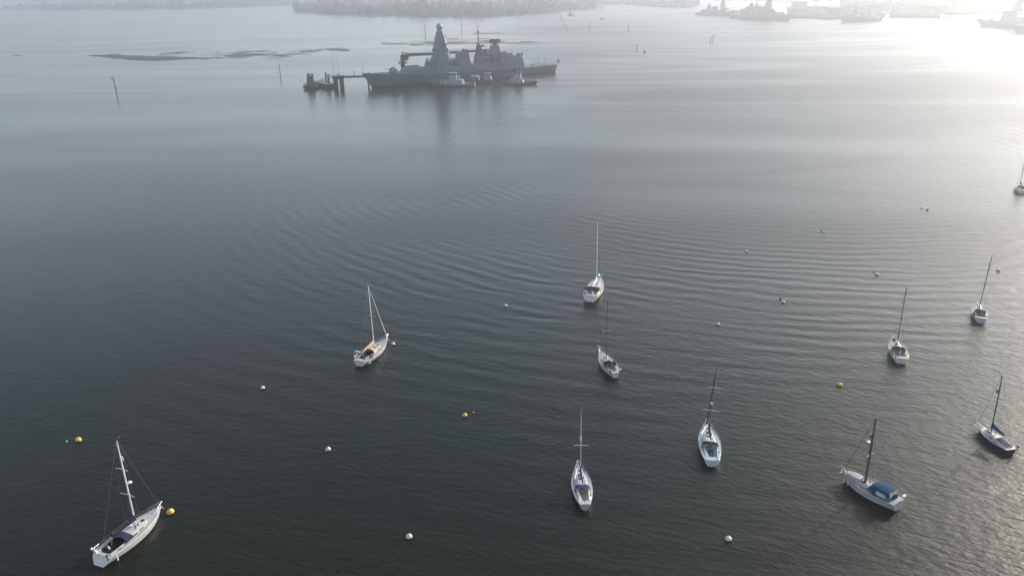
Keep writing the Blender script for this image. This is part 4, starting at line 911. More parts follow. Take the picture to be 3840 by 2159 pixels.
# ------------------------------------------------------------------ pier, pontoon, piles, crane
def pile(label, p, h, r=.9, nm='mooring_pile', grp='pier piles'):
    R = thing(nm, label, 'pile', (p[0], p[1], 0), 0, grp)
    q = MB(); q.tube((0, 0, -3), (0, 0, h), r, r, 12); q.build('pile_shaft', 'pile_dark', R)
    q = MB(); q.tube((0, 0, h), (0, 0, h+.35), r*1.08, r*.6, 12); q.build('pile_cap', 'tug_deck', R); return R
a, b = T(290, 668), T(245, 655)
PN = thing('landing_pontoon', 'dark floating landing pontoon with sloping gangway beside the black tug', 'pontoon', (-138.5, 606, 0), radians(124))
q = MB(); q.box((0, 0, -.6), (30, 8.5, 3.4), top=.98); q.build('pontoon_hull', 'tug_black', PN)
q = MB(); q.box((0, 0, 2.8), (29, 8.0, .12)); q.build('pontoon_deck', 'tug_deck', PN)
for s in (1, -1):
    q = MB(); q.path([(-14, s*4.0, 3.8), (14, s*4.0, 3.8)], .08, 4)
    for i in range(8): q.tube((-14+4*i, s*4.0, 2.8), (-14+4*i, s*4.0, 3.8), .08, .08, 4)
    q.build('pontoon_rail', 'tug_grey', PN)
pile('tall guide pile at the left end of the landing pontoon gangway', T(320, 672), 10.4, .66)
pile('tall guide pile nearest the pier head beside the pontoon', T(343, 678), 9.6, .66)
hd0 = T(428, 688); PH_ = thing('pier_platform', 'square dark pier head on thick piles left of the destroyer bow', 'pier', (hd0[0], hd0[1]+3, 0), radians(8))
q = MB(); q.box((0, 0, 7.2), (8.4, 7.5, 1.5)); q.build('pier_deck', 'pile_dark', PH_)
for x in (-3.0, -1.3, 1.3, 3.0):
    for y in (-2.7, 2.9):
        q = MB(); q.tube((x, y, -3), (x, y, 7.25), .66, .66, 12); q.build('leg', 'pile_dark', PH_)
q = MB(); q.box((0, 0, 6.4), (7.8, 7.0, .85)); q.build('pier_beam', 'pile_dark', PH_)
q = MB(); q.path([(-4, -3.6, 9.8), (4, -3.6, 9.8)], .07, 4)
for i in range(7): q.tube((-4+1.33*i, -3.6, 8.7), (-4+1.33*i, -3.6, 9.8), .07, .07, 4)
q.build('pier_rail', 'tug_grey', PH_)
q = MB(); q.tube((-.2, 1, 8.7), (-.2, 1, 9.6), .2, .2, 6); q.ball((-.2, 1, 10.0), .6, .6, .6, 8, 6); q.build('pier_lantern', 'warship_dark', PH_)
for xx, ht in ((-2.6, 24.5), (1.0, 24.0)):
    q = MB(); q.tube((xx, 2, 8.9), (xx-.8, 2.4, ht), .13, .08, 6); q.build('pier_mast', 'warship_dark', PH_)
# sloping gangway from the pontoon up to the pier head
g0, g1 = T(225, 640), T(360, 676)
GW = thing('gangway', 'sloping lattice gangway rising from the pontoon to the pier head', 'gangway', (0, 0, 0))
A = Vector((-142.0, 599.5, 3.2)); B2 = Vector((hd0[0]-4.1, hd0[1]+4, 8.4)); q = MB()
for off in (-.9, .9):
    for dz in (0, 1.3): q.tube(A+Vector((0, off, dz)), B2+Vector((0, off, dz)), .13, .13, 5)
    for i in range(9):
        p = A+(B2-A)*(i/9); p2 = A+(B2-A)*((i+1)/9); q.tube(p+Vector((0, off, 0)), p2+Vector((0, off, 1.3)), .08, .08, 4)
q.build('gangway_truss', 'tug_grey', GW)
q = MB(); d = (B2-A); q.add([A+Vector((0, -.85, .05)), A+Vector((0, .85, .05)), B2+Vector((0, .85, .05)), B2+Vector((0, -.85, .05))], [(0, 1, 2, 3)]); q.build('gangway_floor', 'tug_deck', GW, normals=False)
# walkway from the pier head to the jetty behind the ship
wa = (hd0[0]+4.0, hd0[1]+3); wb_ = at(1100+690/2.5255, 60+572/2.5255, 8.0); wc_ = ship_xy(139, -19)
WK = thing('pier_walkway', 'long narrow walkway running from the pier head to the destroyer bow', 'pier', (0, 0, 0))
q = MB()
def strip(p, r, z0, z1, w2):
    dx, dy = r[0]-p[0], r[1]-p[1]; l = hypot(dx, dy); nx, ny = -dy/l*w2, dx/l*w2
    q.hexa([(p[0]+nx, p[1]+ny, z0), (r[0]+nx, r[1]+ny, z0), (r[0]-nx, r[1]-ny, z0), (p[0]-nx, p[1]-ny, z0)], [(p[0]+nx, p[1]+ny, z1), (r[0]+nx, r[1]+ny, z1), (r[0]-nx, r[1]-ny, z1), (p[0]-nx, p[1]-ny, z1)])
strip(wa, wb_, 7.3, 8.5, 1.5); strip((wb_[0]-.2, wb_[1]), wc_, 7.3, 8.5, 1.5); q.build('walkway_deck', 'pile_dark', WK)
q = MB(); n = 14
for i in range(n):
    f = i/(n-1); x = wa[0]+(wb_[0]-wa[0])*f; y = wa[1]+(wb_[1]-wa[1])*f-1.4; q.tube((x, y, 8.5), (x, y, 9.7), .06, .06, 4)
q.tube((wa[0], wa[1]-1.4, 9.7), (wb_[0], wb_[1]-1.4, 9.7), .06, .06, 4); q.build('walkway_rail', 'tug_grey', WK)
q = MB(); f = .48; x = wa[0]+(wb_[0]-wa[0])*f; y = wa[1]+(wb_[1]-wa[1])*f; q.tube((x, y, 8.5), (x, y, 11.3), .28, .22, 6); q.ball((x, y, 11.4), .5, .5, .4, 8, 6); q.build('walkway_lamp', 'warship_dark', WK)
pp = T(716, 690); q = MB(); q.tube((pp[0], pp[1], -3), (pp[0], pp[1], 7.4), .65, .65, 12); q.build('leg', 'pile_dark', WK)
JT = thing('jetty', 'dark jetty on piles hidden behind the destroyer', 'pier', (0, 0, 0))
JT['label'] = 'dark loading jetty on piles along the far side of the destroyer'
q = MB(); p, r = ship_xy(52, -21), ship_xy(141, -21); strip(p, r, 5.6, 7.3, 7.5); q.build('jetty_deck', 'pile_dark', JT)
for s in range(56, 141, 12):
    for o in (-26, -16):
        p = ship_xy(s, o); q = MB(); q.tube((p[0], p[1], -3), (p[0], p[1], 5.7), .9, .9, 10); q.build('leg', 'pile_dark', JT)
# crane: column seen over the foredeck, long near-level jib reaching aft behind the mast
def on_off(x, y, off=-20.0):
    """point of the vertical plane along the ship, offset to starboard, seen at zoomed-view pixel"""
    d = ray(1100+x/2.5255, 60+y/2.5255); P0 = ship_xy(0, off); n = ship_p
    t = (n[0]*P0[0]+n[1]*P0[1])/(n[0]*d[0]+n[1]*d[1]); return Vector((d[0]*t, d[1]*t, CAMH+d[2]*t))
cb = on_off(1040, 500); CR = thing('jetty_crane', 'dark loading crane with long level jib standing behind the destroyer foredeck', 'crane', (cb.x, cb.y, 7.3))
def cl(v): return Vector((v.x-cb.x, v.y-cb.y, v.z-7.3))
top = cl(on_off(1042, 372)); q = MB(); q.tube((0, 0, 0), (0, 0, top.z), 1.75, 1.55, 12); col = q.build('crane_column', 'pile_dark', CR)
q = MB(); zq = cl(on_off(1040, 452)).z; q.tube((0, 0, zq), (0, 0, zq+.5), 3.6, 3.6, 12)
for i in range(12): q.tube((3.5*cos(i*pi/6), 3.5*sin(i*pi/6), zq+.5), (3.5*cos(i*pi/6), 3.5*sin(i*pi/6), zq+1.7), .1, .1, 4)
q.path([(3.5*cos(i*pi/6), 3.5*sin(i*pi/6), zq+1.7) for i in range(13)], .1, 4); q.build('crane_platform', 'pile_dark', CR)
q = MB(); a1 = cl(on_off(1070, 390)); q.box((a1.x*.6, a1.y*.6, a1.z-2.4), (4.6, 3.2, 4.2), rz=radians(29.5)); q.build('crane_cab', 'pile_dark', CR)
q = MB(); jp = [cl(on_off(*v)) for v in ((1030, 378), (1075, 382), (1110, 368), (1320, 360), (1560, 343), (1740, 332), (1845, 322))]
rd = (1.1, 1.5, 1.25, 1.15, 1.05, .9, .7)
for i in range(len(jp)-1): q.tube(jp[i], jp[i+1], rd[i], rd[i+1], 6)
jb = q.build('crane_jib', 'pile_dark', CR, ang=60)
q = MB(); 
for i in range(1, 40):
    f = i/40*6; k = min(5, int(f)); p = jp[k]+(jp[k+1]-jp[k])*(f-k); q.tube(p, p+Vector((0, 0, 2.0)), .07, .07, 4)
q.path([v+Vector((0, 0, 2.0)) for v in jp[1:]], .07, 4); q.build('jib_rail', 'tug_grey', jb)
q = MB(); e = cl(on_off(1815, 345)); q.box((e.x, e.y, e.z-3.0), (4.5, 2.6, 4.0), rz=radians(29.5), top=.7); q.build('loading_head', 'pile_dark', jb)
q = MB(); q.path([jp[0]+Vector((0, 0, .5)), jp[0]+Vector((0, 0, 2.6)), jp[1]+Vector((0, 0, 2.2)), jp[2]+Vector((0, 0, .6))], .35, 6); q.build('jib_strut', 'pile_dark', jb)
# ------------------------------------------------------------------ channel posts and far buoys
def post(label, x, yb, yt, r=.45, topmark=None):
    p = at(x, yb); h = height_at(p, x, yt)
    R = thing('channel_post', label, 'marker post', (p[0], p[1], 0), 0, 'channel marker posts')
    q = MB(); q.tube((0, 0, -3), (0, 0, h), r, r*.85, 10); q.build('post_shaft', 'pile_dark', R)
    q = MB(); q.tube((0, 0, -.5), (0, 0, 1.1), r*1.06, r*1.05, 10); q.build('weed_band', 'weed', R)
    q = MB()
    if topmark == 'lamp':
        q.tube((0, 0, h), (0, 0, h+1.8), .12, .12, 5); q.box((-1.3, 0, h+.9), (1.0, .3, .8)); q.box((-.6, 0, h+.7), (1.6, .2, .2)); q.box((.1, 0, h+1.9), (.5, .4, 1.0)); q.box((0, 0, h-.1), (1.5, 1.2, .25))
    else: q.tube((0, 0, h), (0, 0, h+.5), r*1.3, r*.7, 8)
    q.build('topmark', 'pile_dark', R)
post('nearest marker post at the far left, with a lamp bracket on its head', 436, 347, 300, .38, 'lamp')
post('lone marker post left of the pier masts, below the mud bank', 1052, 290, 243, .32)
post('marker post just left of the globe radome, beyond the pale mud streaks', 1595, 138, 97, .5)
post('marker post between the globe radome and the thin pole mast', 1732, 124, 91, .5)
post('marker post nearest in the short row below the motor vessel', 2124, 118, 96, .5)
post('third marker post of the row below the motor vessel', 2115, 101, 78, .5)
post('second marker post of the row below the motor vessel', 2107, 81, 64, .5)
post('topmost marker post of the row below the motor vessel', 2101, 68, 53, .5)
post('lone marker post right of the row, below the small motor boat', 2211, 111, 84, .5)
post('faint marker post farthest right in open pale water', 2356, 119, 97, .5)
post('marker post beside the dark conical buoy right of the destroyer stern', 2388, 199, 168, .42)
p = at(2664, 165); h = height_at(p, 2664, 140); h2 = height_at(p, 2672, 133)
R = thing('twin_post', 'pair of marker posts joined by a crossbar in the bright water', 'marker post', (p[0], p[1], 0), 0, 'channel marker posts')
for x, hh in ((0, h), (2.7, h2)):
    q = MB(); q.tube((x, 0, -3), (x, 0, hh), .4, .36, 8); q.build('post_shaft', 'pile_dark', R)
q = MB(); q.box((1.35, 0, h-.9), (3.2, .5, .45)); q.build('crossbar', 'pile_dark', R)
q = MB(); q.tube((2.7, 0, h2), (2.7, 0, h2+2.2), .12, .1, 5); q.box((3.2, 0, h2-1.2), (1.3, .4, 1.3)); q.build('topmark', 'pile_dark', R)
for x, y, lab in ((2417, 200, 'dark conical buoy beside the marker post right of the destroyer'), (2094, 233, 'dark conical buoy just off the destroyer stern')):
    p = at(x, y); R = thing('conical_buoy', lab, 'buoy', (p[0], p[1], 0), 0, 'conical channel buoys')
    q = MB(); q.tube((0, 0, -.3), (0, 0, .9), 1.1, 1.1, 14); q.build('buoy_float', 'pile_dark', R)
    q = MB(); q.tube((0, 0, .9), (0, 0, 2.9), 1.0, .25, 12); q.build('buoy_cone', 'pile_dark', R)
# ------------------------------------------------------------------ mud banks showing at low water
def hash_(i, j, k=0):
    n = (i*374761393+j*668265263+k*2147483647) & 0xffffffff; n = ((n ^ (n >> 13))*1274126177) & 0xffffffff; return ((n ^ (n >> 16)) & 0xffff)/65535
def vnoise(x, y, k=0):
    i, j = math.floor(x), math.floor(y); u, v = x-i, y-j; u = u*u*(3-2*u); v = v*v*(3-2*v)
    return (hash_(i, j, k)*(1-u)+hash_(i+1, j, k)*u)*(1-v)+(hash_(i, j+1, k)*(1-u)+hash_(i+1, j+1, k)*u)*v
def inside(p, poly):
    c = False; n = len(poly)
    for i in range(n):
        a, b = poly[i], poly[i-1]
        if (a[1] > p[1]) != (b[1] > p[1]) and p[0] < (b[0]-a[0])*(p[1]-a[1])/(b[1]-a[1])+a[0]: c = not c
    return c
def edge_d(p, poly):
    d = 1e9; n = len(poly)
    for i in range(n):
        a, b = poly[i], poly[i-1]; ex, ey = b[0]-a[0], b[1]-a[1]; l = ex*ex+ey*ey+1e-9
        t = max(0, min(1, ((p[0]-a[0])*ex+(p[1]-a[1])*ey)/l)); d = min(d, hypot(p[0]-a[0]-ex*t, p[1]-a[1]-ey*t))
    return d
def mud(px, step, thr, ax, solid=None, seed=0):
    poly = [at(*p)[:2] for p in px]; sp = [at(*p)[:2] for p in solid] if solid else None
    x0, x1 = min(p[0] for p in poly), max(p[0] for p in poly); y0, y1 = min(p[1] for p in poly), max(p[1] for p in poly)
    nx, ny = int((x1-x0)/step)+1, int((y1-y0)/step)+1; idx = {}; q = MB()
    ca, sa = cos(radians(ax)), sin(radians(ax))
    for j in range(ny+1):
        for i in range(nx+1):
            x, y = x0+i*step, y0+j*step; p = (x, y); d = edge_d(p, poly); d = d if inside(p, poly) else -d
            u, v = x*ca+y*sa, -x*sa+y*ca
            n = .30*vnoise(u/45, v/22, seed)+.42*vnoise(u/17, v/9, seed+1)+.28*vnoise(u/8, v/5.5, seed+2)
            hgt = (n-thr)*1.9+min(0, (d-7)/14)*.5
            if sp:
                e = edge_d(p, sp)*(1 if inside(p, sp) else -1); hgt = max(hgt, min(.22, e/16)+(n-.5)*1.1)
            idx[(i, j)] = len(q.v); q.v.append((x, y, max(-.25, min(.40, hgt))))
    for j in range(ny):
        for i in range(nx):
            f = [idx[(i, j)], idx[(i+1, j)], idx[(i+1, j+1)], idx[(i, j+1)]]
            if max(q.v[k][2] for k in f) > -.1: q.f.append(tuple(f))
    return struct(q.build('mud_bank', 'mud', normals=False))
mud([(322, 207), (420, 203), (600, 197), (760, 194), (850, 196), (930, 192), (1080, 186), (1200, 186), (1225, 192), (1195, 203), (1090, 214), (1000, 222), (850, 221), (700, 226), (520, 231), (400, 222)], 2.4, .575, -20, solid=[(326, 209), (440, 207), (600, 212), (720, 215), (845, 218), (700, 224), (520, 228), (420, 220)])
mud([(920, 218), (1000, 208), (1080, 204), (1110, 213), (1060, 218)], 2.6, .40, -20, seed=5)
mud([(1195, 183), (1260, 180), (1330, 187), (1300, 193), (1220, 190)], 2.6, .46, -15, seed=9)
mud([(1318, 155), (1400, 155), (1480, 160), (1560, 148), (1650, 143), (1800, 143), (1900, 150), (2020, 158), (2000, 163), (1850, 164), (1700, 170), (1560, 172), (1420, 168)], 2.4, .50, -8, seed=14)
mud([(1775, 125), (1890, 125), (1885, 128), (1780, 128)], 3.0, .30, -5, seed=21)
mud([(38, 209), (66, 208), (68, 211), (40, 212)], 3.0, .34, -5, seed=25)
# ------------------------------------------------------------------ wooded shores
def shore(name, pts, z=1.6):
    q = MB(); q.slab(pts, -2, z); return struct(q.build(name, 'land', smooth=False))
def wood(pts, n, r0, r1, name, label, seed, near=1.5, front=None, clear=()):
    rnd = random.Random(seed); x0, x1 = min(p[0] for p in pts), max(p[0] for p in pts); y0, y1 = min(p[1] for p in pts), max(p[1] for p in pts)
    bm = bmesh.new(); bmesh.ops.create_icosphere(bm, subdivisions=1, radius=1); bv = [v.co.copy() for v in bm.verts]; bf = [tuple(v.index for v in f.verts) for f in bm.faces]; bm.free()
    vs = []; fs = []; k = 0; tries = 0
    while k < n and tries < n*40:
        tries += 1; y = y0+(y1-y0)*rnd.random()**near; x = rnd.uniform(x0, x1)
        if not inside((x, y), pts) or vnoise(x/90, y/90, seed) < .30 or any(inside((x, y), c) for c in clear): continue
        r = rnd.uniform(r0*.6, r1)*(.5+.9*vnoise(x/60, y/60, seed+3)); h = r*rnd.uniform(.7, 1.6); o = len(vs); a = rnd.uniform(0, 6); ca, sa = cos(a), sin(a)
        for v in bv:
            j = rnd.uniform(.70, 1.25); vx, vy = v.x*ca-v.y*sa, v.x*sa+v.y*ca; vs.append((x+vx*r*j, y+vy*r*j, 1.5+max(0, h*.85+v.z*h*j)))
        fs += [tuple(i+o for i in f) for f in bf]; k += 1
    if front:
        for a, b in zip(front, front[1:]):
            l = hypot(b[0]-a[0], b[1]-a[1]); m = int(l/5)
            for i in range(m):
                f = (i+rnd.random())/m; x = a[0]+(b[0]-a[0])*f+rnd.uniform(-2, 5); y = a[1]+(b[1]-a[1])*f+rnd.uniform(3, 14); r = rnd.uniform(r0*.5, r1)*(.25+.9*vnoise(x/45, y/45, seed+5)); h = r*rnd.uniform(.6, 1.5); o = len(vs)
                for v in bv:
                    j = rnd.uniform(.7, 1.25); vs.append((x+v.x*r*j, y+v.y*r*j, 1.5+max(0, h*.85+v.z*h*j)))
                fs += [tuple(i+o for i in f_) for f_ in bf]
    q = MB(); q.v = vs; q.f = fs; o = q.build(name, 'foliage', smooth=False, normals=False); o['kind'] = 'stuff'; o['label'] = label; o['category'] = 'woodland'
    return o
P2 = lambda *a: at(*a)[:2]
hl = [P2(1106, 30), P2(1110, 45), P2(1180, 48), P2(1250, 54), P2(1400, 57), P2(1600, 62), P2(1750, 61), P2(1900, 58), P2(2040, 50), P2(2110, 42)]
head = hl+[(230, 2150), (330, 2700), (600, 3600), (400, 5200), (-700, 5200), (-900, 3900)]
shore('headland', head)
wood(head, 3600, 5.5, 11, 'headland_wood', 'dark wooded headland across the water behind the destroyer', 31, 2.0, front=hl)
ls = [P2(-250, 37), P2(0, 36), P2(150, 37), P2(300, 37), P2(450, 35), P2(600, 34), P2(800, 29), P2(1000, 22), P2(1100, 19)]
left = ls+[(-1100, 4700), (-1500, 9500), (-7500, 9500), (-6000, 4600)]
shore('far_shore', left)
LG = ([(-60, 32), (20, 31), (85, 26), (95, 14), (40, 14), (-60, 19)], [(190, 11), (250, 10), (250, 6.5), (195, 7.5)], [(400, 20), (440, 21), (500, 16), (500, 12.5), (430, 13.5)])
wood(left, 2600, 7, 14, 'far_shore_wood', 'hazy wooded shore along the top left', 37, 2.2, front=ls[2:], clear=[[P2(x, y+(4.5 if k < len(p)/2 else -.5)) for k, (x, y) in enumerate(p)] for p in LG])
for pts in LG:
    q = MB(); q.slab([P2(*p) for p in pts], 1.0, 2.2); o = struct(q.build('lagoon_water', water.data.materials[0], smooth=False))
bank = [P2(2105, 16), P2(2200, 15), P2(2330, 17), P2(2400, 21), P2(2450, 25), P2(2530, 29), P2(2590, 29), P2(2612, 22), P2(2616, 6)]
bk = bank+[(900, 5200), (500, 5600)]
shore('far_bank', bk); wood(bk, 1500, 5.5, 10, 'far_bank_wood', 'pale hazy wooded bank along the top right of the centre', 41, 2.0, front=bank)
bank2 = [P2(2690, 4), P2(2800, 3), P2(3000, 10), P2(3200, 10), P2(3330, 6), P2(3550, 5), P2(3850, 4), P2(4100, 6)]
bk2 = bank2+[(4200, 5200), (900, 5600)]
shore('far_bank', bk2); wood(bk2, 1500, 6, 12, 'far_bank_wood', 'almost white hazy bank along the top right edge', 43, 1.8)
# houses along the headland
def house(label, x, y, w_, d_, h, rz=0., roof=True, nm='far_house', m='house_white', grp='far shore houses'):
    p = at(x, y); R = thing(nm, label, 'house' if roof else 'building', (p[0], p[1], 1.4), rz, grp)
    q = MB(); q.box((0, 0, 0), (w_, d_, h)); wl = q.build('wall', m, R)
    q = MB()
    if roof:
        q.add([(-w_/2-.3, -d_/2-.4, h), (w_/2+.3, -d_/2-.4, h), (w_/2+.3, d_/2+.4, h), (-w_/2-.3, d_/2+.4, h), (-w_/2, 0, h+d_*.38), (w_/2, 0, h+d_*.38)], [(0, 1, 5, 4), (2, 3, 4, 5), (1, 2, 5), (3, 0, 4), (3, 2, 1, 0)])
    else: q.box((0, 0, h), (w_*1.01, d_*1.01, .5))
    q.build('roof', 'house_roof' if roof else 'shed_roof', R)
    n = max(2, int(w_/6))
    for i in range(n):
        q = MB(); q.box((-w_/2+w_*(i+.5)/n, -d_/2-.03, h*.35), (w_/n*.45, .12, h*.32)); q.build('window', 'dark_glass', R)
    return R
house('white house among trees on the headland, left of the thin pole mast', 1588, 19, 17, 9, 13, .1)
house('white house among trees on the headland, right of the thin pole mast', 1662, 19, 16, 9, 13, -.1)
house('small white house high on the left shore woods', 478, 8, 30, 14, 20, 0)
house('pair-fronted white house on the shore left of the headland tip', 890, 12, 34, 14, 20, .1)
house('white house at the shore just right of the pair-fronted one', 925, 12, 24, 14, 18, .1)
house('tall pale apartment block at the top of the headland', 1896, 18, 16, 14, 26, .1, False, 'apartment_block', 'shed_grey')
house('long low white building near the end of the headland', 1985, 27, 34, 10, 7, .15, False, 'low_building')
house('white house near the end of the headland above the long low building', 1978, 14, 18, 9, 12, .1)
# marina jetty off the headland with its mooring piles
def bar_thing(nm, lab, cat, pts, wd, z0, z1, m, pile_every=0):
    R = thing(nm, lab, cat, (0, 0, 0)); q = MB()
    def st(p, r):
        dx, dy = r[0]-p[0], r[1]-p[1]; l = hypot(dx, dy); nx, ny = -dy/l*wd, dx/l*wd
        q.hexa([(p[0]+nx, p[1]+ny, z0), (r[0]+nx, r[1]+ny, z0), (r[0]-nx, r[1]-ny, z0), (p[0]-nx, p[1]-ny, z0)], [(p[0]+nx, p[1]+ny, z1), (r[0]+nx, r[1]+ny, z1), (r[0]-nx, r[1]-ny, z1), (p[0]-nx, p[1]-ny, z1)])
    for a, b in zip(pts, pts[1:]): st(a, b)
    q.build('jetty_deck', m, R)
    for i in range(pile_every):
        f = (i+.5)/pile_every*(len(pts)-1); k = min(len(pts)-2, int(f)); x = pts[k][0]+(pts[k+1][0]-pts[k][0])*(f-k); y = pts[k][1]+(pts[k+1][1]-pts[k][1])*(f-k)
        q = MB(); q.tube((x, y-wd*1.1, -2), (x, y-wd*1.1, z1+3.5), .55, .5, 8); q.build('leg', 'pile_dark', R)
    return R
bar_thing('marina_jetty', 'long thin jetty reaching right from the headland end behind the motor vessel', 'pier', [P2(2118, 38), P2(2160, 38), P2(2200, 36), P2(2270, 30)], 1.6, .6, 2.0, 'tug_deck', 9)
bar_thing('outer_jetty', 'farther thin jetty above the long one off the headland', 'pier', [P2(2110, 26), P2(2200, 23), P2(2320, 21)], 1.8, .6, 2.2, 'tug_deck', 8)
for i, (x, yb, yt) in enumerate([(2095, 46, 37), (2117, 47, 32), (2175, 47, 33), (2199, 46, 34), (2250, 48, 29), (2260, 45, 24), (2229, 40, 28), (2155, 45, 35), (2106, 47, 38), (2192, 44, 36)]):
    p = at(x, yb); h = height_at(p, x, yt); pile('thin mooring pile in the cluster around the far jetties', (p[0], p[1]), max(5, h), .5, 'far_pile', 'marina piles')
# small craft in the haze
p, r = P2(2128, 61), P2(2156, 60)
MV = tug('grey motor vessel with stepped wheelhouse at the end of the row of posts', (p[0], p[1]), (r[0], r[1]), 5.6, ('tug_grey', 'tug_grey', 'tug_grey'), house=(.12, .66), wh=(.20, .5), zw=8.2, mast=13.0, sheer=(2.2, 2.0, 3.2), funnels=False, name='motor_vessel', tyres=False, simple=True)
p = P2(2249, 74); r = P2(2267, 73)
tug('small grey motor boat alone in the pale water right of the posts', p, r, 3.2, ('tug_grey', 'tug_grey', 'tug_grey'), house=(.18, .6), wh=(.24, .5), zw=3.7, mast=4.6, sheer=(1.2, 1.1, 1.6), funnels=False, name='motor_boat', tyres=False, simple=True)
p = P2(3538, 69); r = P2(3562, 67)
tug('small launch off the corner of the right quay', p, r, 3.4, ('tug_grey', 'tug_grey', 'tug_grey'), house=(.18, .6), wh=(.24, .5), zw=3.6, mast=4.6, sheer=(1.3, 1.2, 1.7), funnels=False, name='motor_boat', tyres=False, simple=True)
# ------------------------------------------------------------------ dockyard in the haze at upper right
def quay(label, px, z=4.0):
    q = MB(); q.slab([P2(*p) for p in px], -3, z); return struct(q.build('quay', 'quay_ground', smooth=False))
quay('', [(2960, 70), (3060, 71), (3105, 75), (3150, 73), (3200, 77), (3275, 76), (3318, 66), (3300, 52), (3285, 27), (3180, 23), (3160, 31), (2990, 32), (2950, 34)])
quay('', [(3335, 68), (3440, 69), (3524, 70), (3530, 45), (3530, 27), (3470, 26), (3390, 28), (3340, 46)])
quay('', [(3528, 52), (3560, 58), (3600, 57), (3648, 55), (3720, 50), (3860, 60), (4100, 70), (4100, 20), (3640, 16), (3600, 10), (3560, 11), (3545, 24)])
def shed(label, x, y, w_, d_, h, rz):
    R = house(label, x, y, w_, d_, h, rz, False, 'dock_shed', 'shed_grey', 'dockyard sheds'); R.location.z = 3.9; return R
shed('long flat dock shed on the quay right of the second destroyer', 3240, 52, 70, 40, 11, .25)
shed('dock shed with flat roof near the middle of the near quay', 3215, 36, 60, 40, 15, .2)
shed('low dock shed at the left end of the near quay', 3040, 50, 60, 26, 8, .2)
shed('broad dock shed filling the middle quay', 3420, 45, 85, 50, 12, .2)
shed('tall hazy dock hall behind the middle quay', 3440, 28, 70, 45, 20, .2)
shed('rounded hill-like store on the third quay', 3580, 40, 60, 50, 16, .2)
shed('pale dock hall along the back of the third quay', 3680, 38, 80, 40, 14, .15)
# portal crane and slanting jib crane
def portal(label, x, yb, h, s=9):
    p = at(x, yb); R = thing('portal_crane', label, 'crane', (p[0], p[1], 3.9), .2, 'dockyard cranes')
    for a in (-1, 1):
        for b in (-1, 1):
            q = MB(); q.tube((a*s/2, b*s/2, 0), (a*s*.4, b*s*.4, h*.7), .8, .7, 6); q.build('leg', 'tug_grey', R)
    q = MB(); q.box((0, 0, h*.7), (s*1.1, s*1.0, 1.6)); q.build('portal_beam', 'tug_grey', R)
    q = MB(); q.box((0, 0, h*.7+1.6), (5, 4.5, 5), top=.85); q.build('crane_cab', 'tug_grey', R)
    q = MB(); q.tube((1.5, 0, h*.7+4), (h*.75, 0, h*1.9), .7, .35, 6); q.tube((-2, 0, h*.7+6), (h*.5, 0, h*1.55), .2, .2, 4); q.build('crane_jib', 'tug_grey', R)
portal('portal dock crane standing on the near quay', 3164, 31, 12)
portal('dock crane with long slanting jib at the left of the near quay', 3058, 33, 14, 7)
portal('far dock crane between the middle and third quays', 3500, 30, 15, 8)
for i, (x, y, hh) in enumerate([(3012, 60, 22), (3085, 62, 18), (3120, 40, 24), (3205, 62, 17), (3262, 45, 22), (3375, 58, 24), (3410, 36, 26), (3478, 58, 18), (3592, 44, 24), (3650, 42, 28), (3702, 46, 24)]):
    p = at(x, y); R = thing('dock_light_mast', 'thin light mast standing among the hazy dock sheds', 'light mast', (p[0], p[1], 3.9), 0, 'dock light masts')
    q = MB(); q.tube((0, 0, 0), (0, 0, hh), .5, .3, 6); q.build('mast_pole', 'tug_grey', R)
    q = MB(); q.box((0, 0, hh), (4, 1, .8)); q.build('lamp_bar', 'tug_grey', R)
for x, y, w_, d_, h_, lab in ((2995, 44, 26, 18, 14, 'small tower-like dock building at the left end of the near quay'), (3135, 62, 34, 20, 10, 'low dock store at the waterside of the near quay'), (3290, 40, 24, 18, 12, 'dock store near the right corner of the near quay'), (3360, 40, 40, 22, 16, 'dock hall at the left end of the middle quay'), (3500, 58, 34, 22, 11, 'dock store at the waterside corner of the middle quay')):
    shed(lab, x, y, w_, d_, h_, .2)
# second destroyer, built alike, moored bow towards the viewer's right
W2 = copy_tree(WS); W2.location = (417, 1500, 0); W2.rotation_euler = (0, 0, atan2(1341-1500, 474-417)); tag(W2, 'hazy second destroyer moored at the dockyard right of the far posts', 'warship', 'warships')
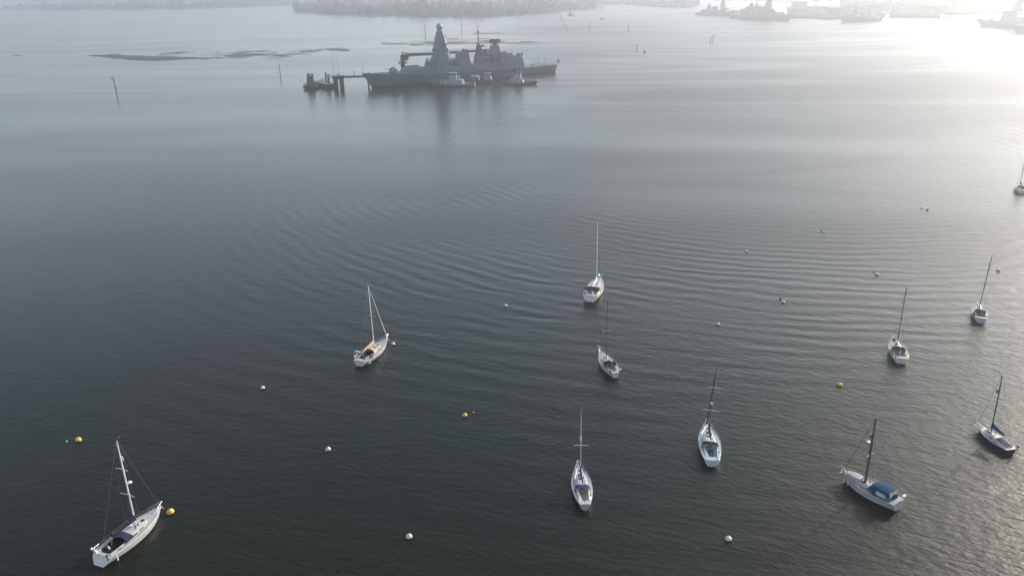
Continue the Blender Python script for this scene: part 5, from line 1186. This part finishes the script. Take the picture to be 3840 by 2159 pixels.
# other vessels in the dockyard haze
def frigate(label, stern, bow, B=14.0, hts=(9, 14, 22)):
    L = hypot(bow[0]-stern[0], bow[1]-stern[1]); R = thing('grey_ship', label, 'ship', (stern[0], stern[1], 0), atan2(bow[1]-stern[1], bow[0]-stern[0]), 'dockyard ships')
    ts = [0, .05, .2, .4, .6, .75, .86, .94, 1]
    def hb(t): return B/2*(.85+.15*min(1, t/.1) if t < .55 else max(.05, 1-((t-.55)/.45)**2.2))
    def hz(t): return 5.5+1.0*(t > .3)*min(1, (t-.3)/.1)+3.5*max(0, (t-.55)/.45)**1.3
    def ring(t):
        o = []
        for s in (1, -1):
            r_ = [(t*L-(1-f)*8*t**8, s*max(.1, hb(t)*g*(1-(1-f)*.6*t**8)), hz(t)*f) for f, g in ((1, 1), (.5, .96), (0, .86), (-.3, .7))]
            o += r_ if s > 0 else r_[::-1]
        return o
    q = MB(); q.loft([ring(t) for t in ts]); q.build('hull', 'warship_hull', R, ang=35)
    q = MB(); q.blk(.14*L, .76*L, 6.0, hts[0]+1.5, B*.46, B*.42, fx=3); su = q.build('superstructure', 'warship_grey', R)
    q = MB(); q.blk(.60*L, .74*L, hts[0]+1.5, hts[1], B*.40, B*.34, fx=1.5); q.build('bridge', 'warship_grey', R)
    q = MB(); q.blk(.60*L+1, .74*L-1.2, hts[1]-1.9, hts[1]-.8, B*.375, B*.37, fx=-.2); q.build('bridge_glazing', 'warship_dark', R)
    q = MB(); q.blk(.56*L, .66*L, hts[1]-.2, hts[2]+4, B*.22, B*.10, fx=2, ax=1.5); fm = q.build('foremast', 'warship_grey', R)
    q = MB(); q.tube((.61*L, 0, hts[2]+3), (.61*L, 0, hts[2]+14), .4, .15, 6); q.tube((.61*L, -5, hts[2]+6), (.61*L, 5, hts[2]+6), .25, .25, 5); q.box((.61*L, 0, hts[2]+4), (2.5, 4.5, 1.2)); q.build('mast_pole', 'warship_dark', fm)
    q = MB(); q.blk(.38*L, .48*L, hts[0]+1.4, hts[1]+3, B*.28, B*.22, fx=1, ax=1); q.build('funnel', 'warship_grey', R)
    q = MB(); q.blk(.25*L, .32*L, hts[0]+1.4, hts[2]-2, B*.2, B*.1, fx=1, ax=1); q.tube((.285*L, 0, hts[2]-2), (.285*L, 0, hts[2]+8), .3, .12, 6); q.build('aft_mast', 'warship_grey', R)
    q = MB(); q.box((.84*L, 0, hz(.84)), (4, 4, 2.6), top=.7); q.tube((.84*L+2, 0, hz(.84)+1.6), (.84*L+8, 0, hz(.84)+2.4), .2, .15, 6); q.build('gun_turret', 'warship_grey', R)
    return R
p = P2(2614, 57); frigate('grey hazy ship with tall cluttered masts just left of the second destroyer', (p[0], p[1]), (p[0]+62, p[1]-82), 14)
frigate('hazy grey ship with bow pointing left at the right end of the dockyard', (718, 1010), (632, 1098), 17, (12, 20, 30))
p, r = P2(3300, 79), P2(3140, 84); frigate('hazy grey ship lying along the near quay, right of the second destroyer', p, r, 13, (7, 11, 15))
p = P2(3815, 128); frigate('dark hazy ship cut off by the right edge, nearest in the dockyard', (p[0]+95, p[1]-28), (p[0], p[1]+18), 15)
